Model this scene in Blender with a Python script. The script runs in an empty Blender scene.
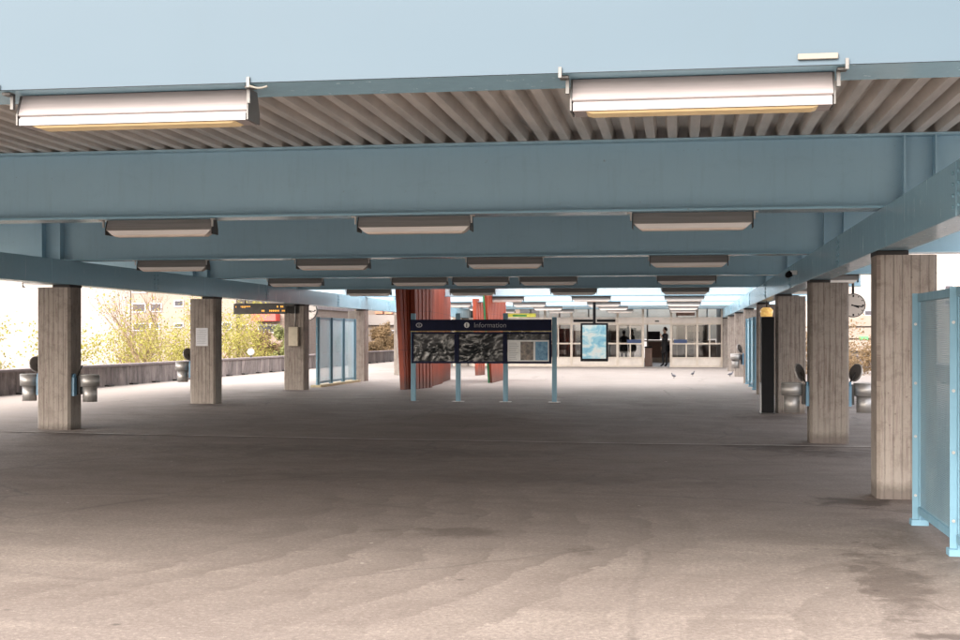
import bpy, bmesh, math, random
from mathutils import Vector, Matrix, noise

random.seed(7)
R = math.radians
scene = bpy.context.scene
COL = scene.collection

# ------------------------------------------------------------------ camera
F = 1300.0 / 960.0
TH = R(8.75)
cam_d = bpy.data.cameras.new("camera")
cam_d.sensor_width = 36.0
cam_d.lens = 36.0 * F
cam_d.shift_y = 16.0 / 960.0
cam_d.clip_end = 6000
cam = bpy.data.objects.new("camera", cam_d)
cam.location = (0, 0, 1.6)
cam.rotation_euler = (R(90), 0, TH)
COL.objects.link(cam)
scene.camera = cam


def X(px, y):
    """lateral position at distance y along the hall of a sight line"""
    return y * math.tan(math.atan((px - 480.0) / 1300.0) - TH)


def Zd(x, y):
    return y * math.cos(TH) - x * math.sin(TH)


def HZ(py, x, y):
    return 1.6 + (336.0 - py) * Zd(x, y) / 1300.0


def floor_z(x, y):
    t = (y - 0.7 * x - 18.0) / 20.0
    t = max(0.0, min(1.0, t))
    t = t * t * (3 - 2 * t)
    return 0.17 * t


# ------------------------------------------------------------------ node helpers
def new_mat(name):
    m = bpy.data.materials.new(name)
    m.use_nodes = True
    nt = m.node_tree
    nt.nodes.clear()
    out = nt.nodes.new("ShaderNodeOutputMaterial")
    b = nt.nodes.new("ShaderNodeBsdfPrincipled")
    nt.links.new(b.outputs[0], out.inputs[0])
    return m, nt, b, out


def N(nt, typ, **kw):
    n = nt.nodes.new(typ)
    for k, v in kw.items():
        if k == "ins":
            for a, b in v.items():
                n.inputs[a].default_value = b
        else:
            setattr(n, k, v)
    return n


def L(nt, a, b):
    nt.links.new(a, b)


def coord(nt, scale=(1, 1, 1), which="Object", rot=(0, 0, 0)):
    tc = N(nt, "ShaderNodeTexCoord")
    mp = N(nt, "ShaderNodeMapping")
    mp.inputs["Scale"].default_value = scale
    mp.inputs["Rotation"].default_value = rot
    L(nt, tc.outputs[which], mp.inputs[0])
    return mp.outputs[0]


def noise_n(nt, vec, scale, detail=4, rough=0.6, dist=0.0):
    n = N(nt, "ShaderNodeTexNoise", ins={"Scale": scale, "Detail": detail, "Roughness": rough, "Distortion": dist})
    L(nt, vec, n.inputs["Vector"])
    return n.outputs["Fac"]


def ramp(nt, fac, p0, p1, c0=(0, 0, 0, 1), c1=(1, 1, 1, 1)):
    r = N(nt, "ShaderNodeValToRGB")
    r.color_ramp.elements[0].position = p0
    r.color_ramp.elements[1].position = p1
    r.color_ramp.elements[0].color = c0
    r.color_ramp.elements[1].color = c1
    L(nt, fac, r.inputs[0])
    return r.outputs[0]


def mixc(nt, fac, a, b, mode="MIX"):
    m = N(nt, "ShaderNodeMix", data_type="RGBA", blend_type=mode)
    if hasattr(fac, "node"):
        L(nt, fac, m.inputs[0])
    else:
        m.inputs[0].default_value = fac
    for v, i in ((a, 6), (b, 7)):
        if hasattr(v, "node"):
            L(nt, v, m.inputs[i])
        else:
            m.inputs[i].default_value = v if len(v) == 4 else (*v, 1)
    return m.outputs[2]


def math_n(nt, op, a, b=None, clamp=False):
    m = N(nt, "ShaderNodeMath", operation=op, use_clamp=clamp)
    for v, i in ((a, 0), (b, 1)):
        if v is None:
            continue
        if hasattr(v, "node"):
            L(nt, v, m.inputs[i])
        else:
            m.inputs[i].default_value = v
    return m.outputs[0]


def bump(nt, b, h, strength=0.3, dist=0.01):
    n = N(nt, "ShaderNodeBump", ins={"Strength": strength, "Distance": dist})
    L(nt, h, n.inputs["Height"])
    L(nt, n.outputs[0], b.inputs["Normal"])


def plain(name, c, rough=0.5, metal=0.0, var=0.12, scale=6.0, bmp=0.0, spec=0.5, emit=0.0, stretch=(1, 1, 1)):
    m, nt, b, out = new_mat(name)
    v = coord(nt, stretch)
    n = noise_n(nt, v, scale, 5)
    lo = tuple(x * (1 - var) for x in c)
    hi = tuple(min(1, x * (1 + var)) for x in c)
    col = ramp(nt, n, 0.3, 0.7, (*lo, 1), (*hi, 1))
    L(nt, col, b.inputs["Base Color"])
    b.inputs["Roughness"].default_value = rough
    b.inputs["Metallic"].default_value = metal
    b.inputs["Specular IOR Level"].default_value = spec
    if bmp:
        bump(nt, b, noise_n(nt, v, scale * 8, 3), bmp, 0.004)
    if emit:
        L(nt, col, b.inputs["Emission Color"])
        b.inputs["Emission Strength"].default_value = emit
    return m


# ------------------------------------------------------------------ materials
M = {}


def steel_paint(name, c, rough):
    m, nt, b, out = new_mat(name)
    v = coord(nt, (1, 1, 1))
    big = noise_n(nt, v, 0.6, 5)
    fine = noise_n(nt, coord(nt, (9, 9, 0.9)), 1.6, 6, 0.7)
    spots = noise_n(nt, v, 14, 6, 0.75)
    col = mixc(nt, big, tuple(x * 0.9 for x in c), tuple(min(1, x * 1.08) for x in c))
    grime = ramp(nt, fine, 0.52, 0.85)
    col = mixc(nt, math_n(nt, "MULTIPLY", grime, 0.28), col, (c[0] * 0.62, c[1] * 0.58, c[2] * 0.55))
    sp = ramp(nt, spots, 0.66, 0.70)
    col = mixc(nt, math_n(nt, "MULTIPLY", sp, 0.5), col, (0.16, 0.105, 0.075))
    blot_ = noise_n(nt, coord(nt, (1, 1, 2.5)), 2.2, 7, 0.7, 0.5)
    col = mixc(nt, math_n(nt, "MULTIPLY", ramp(nt, blot_, 0.55, 0.72), 0.22), col, (c[0] * 0.7, c[1] * 0.72, c[2] * 0.74))
    L(nt, col, b.inputs["Base Color"])
    rr = ramp(nt, fine, 0.3, 0.8, (rough, rough, rough, 1), (rough + 0.18,) * 3 + (1,))
    L(nt, rr, b.inputs["Roughness"])
    bump(nt, b, big, 0.10, 0.02)
    return m


BLUE = (0.245, 0.385, 0.455)
M["blue"] = steel_paint("blue steel paint", (0.30, 0.475, 0.58), 0.42)

M["blue_gloss"] = steel_paint("glossy blue steel paint", (0.26, 0.45, 0.56), 0.15)
M["blue_lit"] = steel_paint("lit blue beam paint", (0.50, 0.60, 0.65), 0.45)  # far beams' blue paled in the colour for light from the roof opening
M["blue_screen"] = steel_paint("pale blue screen paint", (0.145, 0.28, 0.365), 0.4)

m, nt, b, out = new_mat("darkened front beam blue")  # blue darkened in the colour to offset daylight on the front beam
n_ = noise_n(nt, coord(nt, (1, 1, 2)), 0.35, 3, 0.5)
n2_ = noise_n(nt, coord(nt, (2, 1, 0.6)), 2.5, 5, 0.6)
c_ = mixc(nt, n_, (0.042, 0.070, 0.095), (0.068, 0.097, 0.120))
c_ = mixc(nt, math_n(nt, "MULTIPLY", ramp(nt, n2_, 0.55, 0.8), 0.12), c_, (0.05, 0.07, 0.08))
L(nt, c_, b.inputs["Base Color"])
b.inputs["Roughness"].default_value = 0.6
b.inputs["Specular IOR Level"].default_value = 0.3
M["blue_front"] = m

# board-marked concrete
m, nt, b, out = new_mat("board marked concrete")
tc = N(nt, "ShaderNodeTexCoord")
oi = N(nt, "ShaderNodeObjectInfo")
sep = N(nt, "ShaderNodeSeparateXYZ")
L(nt, tc.outputs["Object"], sep.inputs[0])
s = math_n(nt, "ADD", sep.outputs[0], sep.outputs[1])
s = math_n(nt, "ADD", s, math_n(nt, "MULTIPLY", oi.outputs["Random"], 7.0))
wob = noise_n(nt, tc.outputs["Object"], 1.3, 2)
s2 = math_n(nt, "DIVIDE", math_n(nt, "ADD", s, math_n(nt, "MULTIPLY", wob, 0.01)), 0.083)
fr = math_n(nt, "FRACT", s2)
fl = math_n(nt, "FLOOR", s2)
wn = N(nt, "ShaderNodeTexWhiteNoise", noise_dimensions="1D")
L(nt, fl, wn.inputs["W"])
cmb = N(nt, "ShaderNodeCombineXYZ")
L(nt, math_n(nt, "MULTIPLY", s, 34.0), cmb.inputs[0])
L(nt, math_n(nt, "MULTIPLY", sep.outputs[2], 1.6), cmb.inputs[1])
L(nt, math_n(nt, "MULTIPLY", oi.outputs["Random"], 31.0), cmb.inputs[2])
grain = noise_n(nt, cmb.outputs[0], 1.0, 7, 0.72)
cmb2 = N(nt, "ShaderNodeCombineXYZ")
L(nt, math_n(nt, "MULTIPLY", s, 3.5), cmb2.inputs[0])
L(nt, math_n(nt, "MULTIPLY", sep.outputs[2], 2.6), cmb2.inputs[1])
L(nt, math_n(nt, "MULTIPLY", oi.outputs["Random"], 11.0), cmb2.inputs[2])
blot = noise_n(nt, cmb2.outputs[0], 1.0, 8, 0.72)
col = mixc(nt, wn.outputs["Value"], (0.165, 0.130, 0.113), (0.235, 0.194, 0.172))
col = mixc(nt, math_n(nt, "MULTIPLY", ramp(nt, blot, 0.42, 0.72), 0.6), col, (0.098, 0.074, 0.060))
col = mixc(nt, math_n(nt, "MULTIPLY", ramp(nt, grain, 0.50, 0.66), 0.52), col, (0.085, 0.065, 0.053))
col = mixc(nt, math_n(nt, "MULTIPLY", ramp(nt, grain, 0.46, 0.30), 0.55), col, (0.30, 0.265, 0.23))
patch = noise_n(nt, tc.outputs["Object"], 5.5, 9, 0.78, 0.3)
pofs = N(nt, "ShaderNodeVectorMath", operation="ADD")
L(nt, tc.outputs["Object"], pofs.inputs[0])
L(nt, oi.outputs["Random"], pofs.inputs[1])
patch2 = noise_n(nt, pofs.outputs[0], 2.4, 7, 0.7, 0.5)
col = mixc(nt, math_n(nt, "MULTIPLY", ramp(nt, patch, 0.50, 0.62), 0.45), col, (0.12, 0.093, 0.080))
col = mixc(nt, math_n(nt, "MULTIPLY", ramp(nt, patch2, 0.52, 0.66), 0.40), col, (0.29, 0.25, 0.225))
foot = N(nt, "ShaderNodeMapRange", ins={"From Min": 0.0, "From Max": 0.10, "To Min": 0.7, "To Max": 0.0})
L(nt, math_n(nt, "ADD", sep.outputs[2], math_n(nt, "MULTIPLY", patch, -0.16)), foot.inputs[0])
edge = math_n(nt, "MINIMUM", fr, math_n(nt, "SUBTRACT", 1.0, fr))
lin = ramp(nt, edge, 0.02, 0.10, (1, 1, 1, 1), (0, 0, 0, 1))
col = mixc(nt, math_n(nt, "MULTIPLY", lin, math_n(nt, "MULTIPLY", ramp(nt, blot, 0.25, 0.6), 0.55)), col, (0.062, 0.048, 0.040))
vor = N(nt, "ShaderNodeTexVoronoi", ins={"Scale": 9.0})
L(nt, tc.outputs["Object"], vor.inputs["Vector"])
pit = ramp(nt, vor.outputs["Distance"], 0.05, 0.10, (1, 1, 1, 1), (0, 0, 0, 1))
col = mixc(nt, math_n(nt, "MULTIPLY", pit, 0.6), col, (0.08, 0.06, 0.05))
lowz = N(nt, "ShaderNodeMapRange", ins={"From Min": 0.0, "From Max": 0.45, "To Min": 0.45, "To Max": 0.0})
L(nt, math_n(nt, "ADD", sep.outputs[2], math_n(nt, "MULTIPLY", blot, -0.3)), lowz.inputs[0])
col = mixc(nt, lowz.outputs[0], col, (0.27, 0.24, 0.21))
vary = N(nt, "ShaderNodeMapRange", ins={"To Min": 0.82, "To Max": 1.15})
L(nt, oi.outputs["Random"], vary.inputs[0])
vm = N(nt, "ShaderNodeCombineXYZ")
for k_ in range(3):
    L(nt, vary.outputs[0], vm.inputs[k_])
col = mixc(nt, 1.0, col, vm.outputs[0], "MULTIPLY")
col = mixc(nt, foot.outputs[0], col, (0.09, 0.07, 0.06))
L(nt, col, b.inputs["Base Color"])
b.inputs["Roughness"].default_value = 0.88
hh = math_n(nt, "ADD", math_n(nt, "MULTIPLY", lin, -1.0), math_n(nt, "MULTIPLY", grain, 0.6))
hh = math_n(nt, "ADD", hh, math_n(nt, "MULTIPLY", wn.outputs["Value"], 0.35))
bump(nt, b, hh, 0.6, 0.012)
M["concrete"] = m

# trodden asphalt deck
m, nt, b, out = new_mat("worn asphalt")
v = coord(nt)
vs = N(nt, "ShaderNodeSeparateXYZ")
L(nt, v, vs.inputs[0])
big = noise_n(nt, v, 0.22, 5, 0.6, 0.4)
med = noise_n(nt, v, 1.1, 7, 0.68, 0.6)
strk = noise_n(nt, coord(nt, (0.35, 1.5, 1), rot=(0, 0, 0.12)), 0.9, 6, 0.65, 0.8)
spk = noise_n(nt, v, 30, 6, 0.9)
spk2 = noise_n(nt, v, 26, 5, 0.85)
col = mixc(nt, ramp(nt, big, 0.3, 0.7), (0.172, 0.143, 0.126), (0.236, 0.200, 0.179))
col = mixc(nt, math_n(nt, "MULTIPLY", ramp(nt, med, 0.45, 0.65), 0.50), col, (0.125, 0.098, 0.084))
col = mixc(nt, math_n(nt, "MULTIPLY", ramp(nt, strk, 0.5, 0.66), 0.48), col, (0.32, 0.275, 0.24))
col = mixc(nt, math_n(nt, "MULTIPLY", ramp(nt, spk, 0.44, 0.56), 0.72), col, (0.115, 0.095, 0.083))
col = mixc(nt, math_n(nt, "MULTIPLY", ramp(nt, spk2, 0.54, 0.62), 0.28), col, (0.50, 0.44, 0.39))
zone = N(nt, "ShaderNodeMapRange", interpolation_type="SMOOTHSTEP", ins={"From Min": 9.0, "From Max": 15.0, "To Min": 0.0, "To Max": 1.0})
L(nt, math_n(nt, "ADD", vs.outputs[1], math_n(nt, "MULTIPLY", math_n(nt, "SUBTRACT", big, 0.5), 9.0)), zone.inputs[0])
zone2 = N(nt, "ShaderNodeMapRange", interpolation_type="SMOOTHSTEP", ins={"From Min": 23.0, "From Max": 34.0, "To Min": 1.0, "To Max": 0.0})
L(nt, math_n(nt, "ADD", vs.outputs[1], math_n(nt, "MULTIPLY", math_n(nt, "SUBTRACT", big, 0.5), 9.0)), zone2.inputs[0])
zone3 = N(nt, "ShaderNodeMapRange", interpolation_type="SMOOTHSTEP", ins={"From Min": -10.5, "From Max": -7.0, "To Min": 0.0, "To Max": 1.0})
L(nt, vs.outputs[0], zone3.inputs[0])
roof_shade = math_n(nt, "MULTIPLY", math_n(nt, "MULTIPLY", zone.outputs[0], zone2.outputs[0]), zone3.outputs[0])
col = mixc(nt, math_n(nt, "MULTIPLY", roof_shade, 0.28), col, (0.090, 0.054, 0.040))  # roof shade painted in: brown mixed into the floor under the canopy
# daylight painted in: paler floor colour outside the solid roof
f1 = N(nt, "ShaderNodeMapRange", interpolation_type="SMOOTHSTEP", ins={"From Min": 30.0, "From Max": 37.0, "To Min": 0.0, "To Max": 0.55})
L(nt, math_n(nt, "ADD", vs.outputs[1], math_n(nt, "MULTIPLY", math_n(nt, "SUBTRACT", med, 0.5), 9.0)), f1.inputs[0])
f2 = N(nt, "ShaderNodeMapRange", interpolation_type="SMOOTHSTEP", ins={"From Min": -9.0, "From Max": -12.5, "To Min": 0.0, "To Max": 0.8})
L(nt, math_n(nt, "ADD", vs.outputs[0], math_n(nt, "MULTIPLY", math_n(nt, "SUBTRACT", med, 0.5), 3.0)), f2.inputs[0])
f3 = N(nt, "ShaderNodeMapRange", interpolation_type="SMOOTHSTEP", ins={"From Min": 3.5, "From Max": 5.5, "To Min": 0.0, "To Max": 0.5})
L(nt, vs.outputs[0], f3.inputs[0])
daylight_mix = math_n(nt, "MAXIMUM", math_n(nt, "MAXIMUM", f1.outputs[0], f2.outputs[0]), f3.outputs[0])
col = mixc(nt, daylight_mix, col, mixc(nt, med, (0.25, 0.215, 0.195), (0.35, 0.31, 0.285)))
# fine cracks
cw = N(nt, "ShaderNodeMix", data_type="VECTOR")
cw.inputs[0].default_value = 0.28
L(nt, v, cw.inputs[4])
cn = N(nt, "ShaderNodeTexNoise", ins={"Scale": 0.8, "Detail": 6, "Roughness": 0.7})
L(nt, v, cn.inputs["Vector"])
L(nt, cn.outputs["Color"], cw.inputs[5])
cv = N(nt, "ShaderNodeTexVoronoi", feature="DISTANCE_TO_EDGE", ins={"Scale": 0.42})
L(nt, cw.outputs[1], cv.inputs["Vector"])
ck = ramp(nt, cv.outputs["Distance"], 0.003, 0.009, (1, 1, 1, 1), (0, 0, 0, 1))
ck = math_n(nt, "MULTIPLY", ck, ramp(nt, big, 0.45, 0.6))
col = mixc(nt, math_n(nt, "MULTIPLY", ck, 0.5), col, (0.06, 0.05, 0.045))
# rare pale flecks (grit, gum)
vg = N(nt, "ShaderNodeTexVoronoi", ins={"Scale": 2.3, "Randomness": 1.0})
L(nt, v, vg.inputs["Vector"])
gum = ramp(nt, vg.outputs["Distance"], 0.028, 0.04, (1, 1, 1, 1), (0, 0, 0, 1))
col = mixc(nt, math_n(nt, "MULTIPLY", gum, 0.65), col, (0.50, 0.46, 0.42))
vg2 = N(nt, "ShaderNodeTexVoronoi", ins={"Scale": 1.1, "Randomness": 1.0})
L(nt, v, vg2.inputs["Vector"])
gum2 = ramp(nt, vg2.outputs["Distance"], 0.02, 0.04, (1, 1, 1, 1), (0, 0, 0, 1))
col = mixc(nt, math_n(nt, "MULTIPLY", gum2, 0.7), col, (0.06, 0.05, 0.045))
# curved drag marks left by a sweeper
for (cx, cy, rmin, rmax, st) in ((-10.7, 10.9, 7.3, 11.0, 0.62), (3.4, 7.0, 2.2, 3.9, 0.5)):
    dv = N(nt, "ShaderNodeVectorMath", operation="DISTANCE")
    cb = N(nt, "ShaderNodeCombineXYZ")
    L(nt, vs.outputs[0], cb.inputs[0])
    L(nt, vs.outputs[1], cb.inputs[1])
    L(nt, cb.outputs[0], dv.inputs[0])
    dv.inputs[1].default_value = (cx, cy, 0)
    d = math_n(nt, "ADD", dv.outputs["Value"], math_n(nt, "MULTIPLY", noise_n(nt, v, 0.8, 7, 0.66), 0.9))
    sw = math_n(nt, "FRACT", math_n(nt, "DIVIDE", d, 0.47))
    sw = math_n(nt, "POWER", sw, 1.6)
    mr = N(nt, "ShaderNodeMapRange", ins={"From Min": rmin, "From Max": rmin + 0.5, "To Min": 0, "To Max": 1})
    L(nt, d, mr.inputs[0])
    mr2 = N(nt, "ShaderNodeMapRange", ins={"From Min": rmax, "From Max": rmax + 0.5, "To Min": 1, "To Max": 0})
    L(nt, d, mr2.inputs[0])
    k = math_n(nt, "MULTIPLY", mr.outputs[0], mr2.outputs[0])
    yk = N(nt, "ShaderNodeMapRange", ins={"From Min": 6.4, "From Max": 7.6, "To Min": 0, "To Max": 1})
    L(nt, vs.outputs[1], yk.inputs[0])
    yk2 = N(nt, "ShaderNodeMapRange", ins={"From Min": 11.5, "From Max": 14.5, "To Min": 1, "To Max": 0})
    L(nt, vs.outputs[1], yk2.inputs[0])
    k = math_n(nt, "MULTIPLY", k, math_n(nt, "MULTIPLY", yk.outputs[0], yk2.outputs[0]))
    k = math_n(nt, "MULTIPLY", k, ramp(nt, strk, 0.35, 0.6))
    col = mixc(nt, math_n(nt, "MULTIPLY", math_n(nt, "MULTIPLY", sw, k), st), col, (0.09, 0.072, 0.062))
stn = noise_n(nt, v, 2.2, 9, 0.72, 0.8)
# damp stains: (x, y, rx, ry, strength)
for (cx, cy, rx, ry, st) in ((1.35, 8.9, 0.28, 1.5, 0.55), (1.75, 12.9, 0.55, 0.45, 0.85), (1.5, 19.0, 0.9, 0.8, 0.8), (2.2, 18.2, 1.3, 0.8, 0.6), (-1.75, 10.4, 0.75, 0.30, 0.5),
                             (-9.4, 19.2, 1.4, 0.5, 0.6), (-9.6, 26.2, 1.0, 0.5, 0.6), (-9.6, 32.8, 1.0, 0.5, 0.5), (1.9, 25.4, 1.0, 0.7, 0.6), (-0.75, 9.7, 0.15, 0.22, 0.45), (-4.4, 17.5, 3.5, 1.1, 0.35), (-2.6, 14.6, 3.6, 0.8, 0.32), (1.4, 7.2, 0.35, 0.10, 0.7), (2.0, 10.5, 0.6, 1.5, 0.35)):
    sub = N(nt, "ShaderNodeVectorMath", operation="SUBTRACT")
    L(nt, v, sub.inputs[0])
    sub.inputs[1].default_value = (cx, cy, 0)
    mul = N(nt, "ShaderNodeVectorMath", operation="MULTIPLY")
    L(nt, sub.outputs[0], mul.inputs[0])
    mul.inputs[1].default_value = (1 / rx, 1 / ry, 0)
    ln = N(nt, "ShaderNodeVectorMath", operation="LENGTH")
    L(nt, mul.outputs[0], ln.inputs[0])
    dd = math_n(nt, "ADD", ln.outputs["Value"], math_n(nt, "MULTIPLY", math_n(nt, "SUBTRACT", stn, 0.5), 4.2))
    k = ramp(nt, dd, 0.45, 0.95, (1, 1, 1, 1), (0, 0, 0, 1))
    col = mixc(nt, math_n(nt, "MULTIPLY", k, st), col, (0.050, 0.036, 0.029))
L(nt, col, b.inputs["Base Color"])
rr = ramp(nt, med, 0.3, 0.7, (0.62,) * 3 + (1,), (0.85,) * 3 + (1,))
L(nt, rr, b.inputs["Roughness"])
b.inputs["Specular IOR Level"].default_value = 0.35
bump(nt, b, spk, 0.35, 0.008)
M["asphalt"] = m

M["soffit"] = plain("galvanised ribbed deck", (0.60, 0.555, 0.515), 0.5, 0.0, 0.25, 1.2, 0.1, stretch=(4, 0.5, 1))  # one deck grey with random variation
M["roof_top"] = plain("roof felt", (0.12, 0.12, 0.12), 0.9)
M["hood"] = plain("brushed lamp hood", (0.24, 0.222, 0.212), 0.42, 0.1, 0.22, 3, stretch=(0.4, 4, 10))
M["hood_lip"] = plain("lamp hood lip", (0.74, 0.69, 0.655), 0.4, 0.0, 0.08, 3, stretch=(0.6, 4, 10))
M["hood_near"] = plain("clean lamp hood", (0.235, 0.208, 0.205), 0.42, 0.0, 0.14, 3, stretch=(0.5, 5, 14))
M["tube"] = plain("amber diffuser", (0.72, 0.56, 0.31), 0.35, 0, 0.10, 5)
M["tube_far"] = plain("cream diffuser", (0.85, 0.72, 0.62), 0.4, 0, 0.10, 5)
M["bracket"] = plain("zinc bracket", (0.42, 0.40, 0.38), 0.35, 0.5, 0.2, 12)
M["bracket_near"] = plain("grey bracket", (0.10, 0.096, 0.092), 0.45, 0.3, 0.2, 12)
M["dark_metal"] = plain("dark metal", (0.035, 0.032, 0.03), 0.4, 0.3, 0.3)
M["black"] = plain("black enamel", (0.005, 0.005, 0.006), 0.5, 0, 0.3, spec=0.12)
M["pad"] = plain("rubber bearing", (0.02, 0.018, 0.018), 0.7, 0, 0.4)
M["steel"] = plain("stainless steel", (0.42, 0.40, 0.385), 0.45, 0.6, 0.2, 5, stretch=(1, 1, 9))
M["navy"] = plain("navy enamel", (0.006, 0.009, 0.034), 0.55, 0, 0.2, spec=0.15)
M["gold"] = plain("ochre stripe", (0.30, 0.22, 0.06), 0.4, 0.2)
M["white"] = plain("white print", (0.75, 0.75, 0.74), 0.5, 0, 0.05)
M["grey_print"] = plain("faded grey print", (0.30, 0.30, 0.33), 0.5, 0, 0.05)
M["paper"] = plain("notice paper", (0.52, 0.52, 0.54), 0.6, 0, 0.10, 12)
M["cabinet"] = plain("weathered cabinet", (0.46, 0.40, 0.30), 0.5, 0, 0.18, 4)
M["beige"] = plain("beige frame paint", (0.56, 0.48, 0.40), 0.45, 0, 0.08)
M["beige_panel"] = plain("beige panel", (0.60, 0.53, 0.47), 0.5, 0, 0.10, 3)
M["sticker"] = plain("blue sticker", (0.025, 0.05, 0.13), 0.4)
M["lid"] = plain("worn lid", (0.16, 0.15, 0.145), 0.35, 0.6, 0.3)
M["hall_wall"] = plain("hall wall paint", (0.16, 0.14, 0.125), 0.8)
M["white_wall"] = plain("white render", (0.22, 0.196, 0.184), 0.8, 0, 0.08, 0.4)
M["cream_wall"] = plain("cream render", (0.19, 0.152, 0.128), 0.85, 0, 0.10, 0.7)
M["far_window"] = plain("far window glass", (0.045, 0.042, 0.05), 0.5, 0, 0.5, 1.5, spec=0.2)
M["red_awning"] = plain("red awning", (0.50, 0.05, 0.04), 0.6)
M["tiles"] = plain("rusty balcony boards", (0.42, 0.16, 0.09), 0.7, 0, 0.35, 2)
M["green_paint"] = plain("green edge paint", (0.03, 0.20, 0.08), 0.5)
M["yellow_sign"] = plain("yellow sign", (0.75, 0.70, 0.10), 0.5, 0, 0.1, emit=0.25)
M["green_sign"] = plain("green sign", (0.05, 0.35, 0.09), 0.5)
M["skin"] = plain("skin", (0.45, 0.27, 0.19), 0.55)
M["cloth_black"] = plain("black cloth", (0.014, 0.013, 0.015), 0.85, 0, 0.4, 12)
M["cloth_blue"] = plain("navy cloth", (0.03, 0.05, 0.12), 0.85, 0, 0.4, 12)
M["cloth_grey"] = plain("grey cloth", (0.12, 0.11, 0.11), 0.85, 0, 0.4, 12)
M["hair"] = plain("dark hair", (0.02, 0.013, 0.01), 0.6)
M["bark"] = plain("bark", (0.13, 0.085, 0.05), 0.9, 0, 0.35, 8, 0.5)
M["terrain"] = plain("street asphalt", (0.16, 0.15, 0.14), 0.9, 0, 0.2, 0.3)
M["pigeon"] = plain("pigeon feathers", (0.10, 0.10, 0.12), 0.6, 0, 0.5, 30)
M["lamp_glass"] = plain("amber lamp glass", (0.80, 0.46, 0.14), 0.25, 0, 0.35, 18, emit=0.55)
M["clip"] = plain("beige clip", (0.14, 0.13, 0.11), 0.5)
M["dial"] = plain("clock dial", (0.46, 0.40, 0.36), 0.35, 0, 0.03)
M["bluebox"] = plain("blue plastic box", (0.10, 0.22, 0.33), 0.4)
M["screed"] = plain("tan kerb strip", (0.45, 0.38, 0.24), 0.8, 0, 0.2)
M["seal"] = plain("pale joint sealant", (0.36, 0.32, 0.29), 0.7, 0, 0.35, 2)
M["led"] = plain("orange led", (1.0, 0.38, 0.05), 0.5, 0, 0.3, 40, emit=1.2)
M["brown_board"] = plain("brown sign board", (0.20, 0.12, 0.09), 0.5)
M["int_floor"] = plain("terrazzo", (0.42, 0.38, 0.35), 0.5, 0, 0.15, 3)


def leaf_mat(name, c, var):
    m, nt, b, out = new_mat(name)
    v = coord(nt)
    n = noise_n(nt, v, 1.6, 4)
    col = ramp(nt, n, 0.32, 0.68, (*[x * (1 - var) for x in c], 1), (*[min(1, x * (1 + var)) for x in c], 1))
    L(nt, col, b.inputs["Base Color"])
    b.inputs["Roughness"].default_value = 0.7
    tr = N(nt, "ShaderNodeBsdfTranslucent")
    L(nt, col, tr.inputs[0])
    mx = N(nt, "ShaderNodeMixShader", ins={0: 0.5})
    L(nt, b.outputs[0], mx.inputs[1])
    L(nt, tr.outputs[0], mx.inputs[2])
    L(nt, mx.outputs[0], out.inputs[0])
    return m


M["leaf_y"] = leaf_mat("spring yellow leaves", (0.30, 0.270, 0.062), 0.3)
M["leaf_g"] = leaf_mat("fresh green leaves", (0.20, 0.21, 0.08), 0.35)
M["leaf_b"] = leaf_mat("budding brown twigs", (0.22, 0.15, 0.08), 0.3)

# glass
m, nt, b, out = new_mat("window glass")
v = coord(nt)
gl = N(nt, "ShaderNodeBsdfGlossy", ins={"Roughness": 0.03})
tp = N(nt, "ShaderNodeBsdfTransparent")
tint = ramp(nt, noise_n(nt, v, 0.8, 2), 0.3, 0.7, (0.55, 0.54, 0.53, 1), (0.68, 0.67, 0.66, 1))
L(nt, tint, tp.inputs[0])
fr = N(nt, "ShaderNodeFresnel", ins={"IOR": 1.5})
mx = N(nt, "ShaderNodeMixShader")
L(nt, math_n(nt, "ADD", fr.outputs[0], 0.05), mx.inputs[0])
L(nt, tp.outputs[0], mx.inputs[1])
L(nt, gl.outputs[0], mx.inputs[2])
L(nt, mx.outputs[0], out.inputs[0])
M["glass"] = m

# perforated sheet
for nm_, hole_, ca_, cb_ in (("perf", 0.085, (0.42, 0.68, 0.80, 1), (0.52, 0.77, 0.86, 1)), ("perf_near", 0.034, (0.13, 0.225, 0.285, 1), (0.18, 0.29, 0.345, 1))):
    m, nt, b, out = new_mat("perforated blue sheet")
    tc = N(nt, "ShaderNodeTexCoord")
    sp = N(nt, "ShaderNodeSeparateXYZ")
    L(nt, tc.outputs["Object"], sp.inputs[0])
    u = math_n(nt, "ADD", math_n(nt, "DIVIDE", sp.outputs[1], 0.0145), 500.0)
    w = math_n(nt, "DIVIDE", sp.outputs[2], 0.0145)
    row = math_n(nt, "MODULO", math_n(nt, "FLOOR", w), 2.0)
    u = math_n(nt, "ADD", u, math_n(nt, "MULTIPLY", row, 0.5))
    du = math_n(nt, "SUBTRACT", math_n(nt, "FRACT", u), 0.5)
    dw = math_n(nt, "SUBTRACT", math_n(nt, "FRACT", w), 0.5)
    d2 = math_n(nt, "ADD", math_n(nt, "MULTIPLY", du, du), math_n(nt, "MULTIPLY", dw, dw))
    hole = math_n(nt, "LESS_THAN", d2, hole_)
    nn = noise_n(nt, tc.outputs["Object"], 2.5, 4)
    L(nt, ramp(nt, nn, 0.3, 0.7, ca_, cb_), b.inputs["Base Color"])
    b.inputs["Roughness"].default_value = 0.4
    tp = N(nt, "ShaderNodeBsdfTransparent")
    mx = N(nt, "ShaderNodeMixShader")
    L(nt, hole, mx.inputs[0])
    L(nt, b.outputs[0], mx.inputs[1])
    L(nt, tp.outputs[0], mx.inputs[2])
    L(nt, mx.outputs[0], out.inputs[0])
    M[nm_] = m

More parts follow.
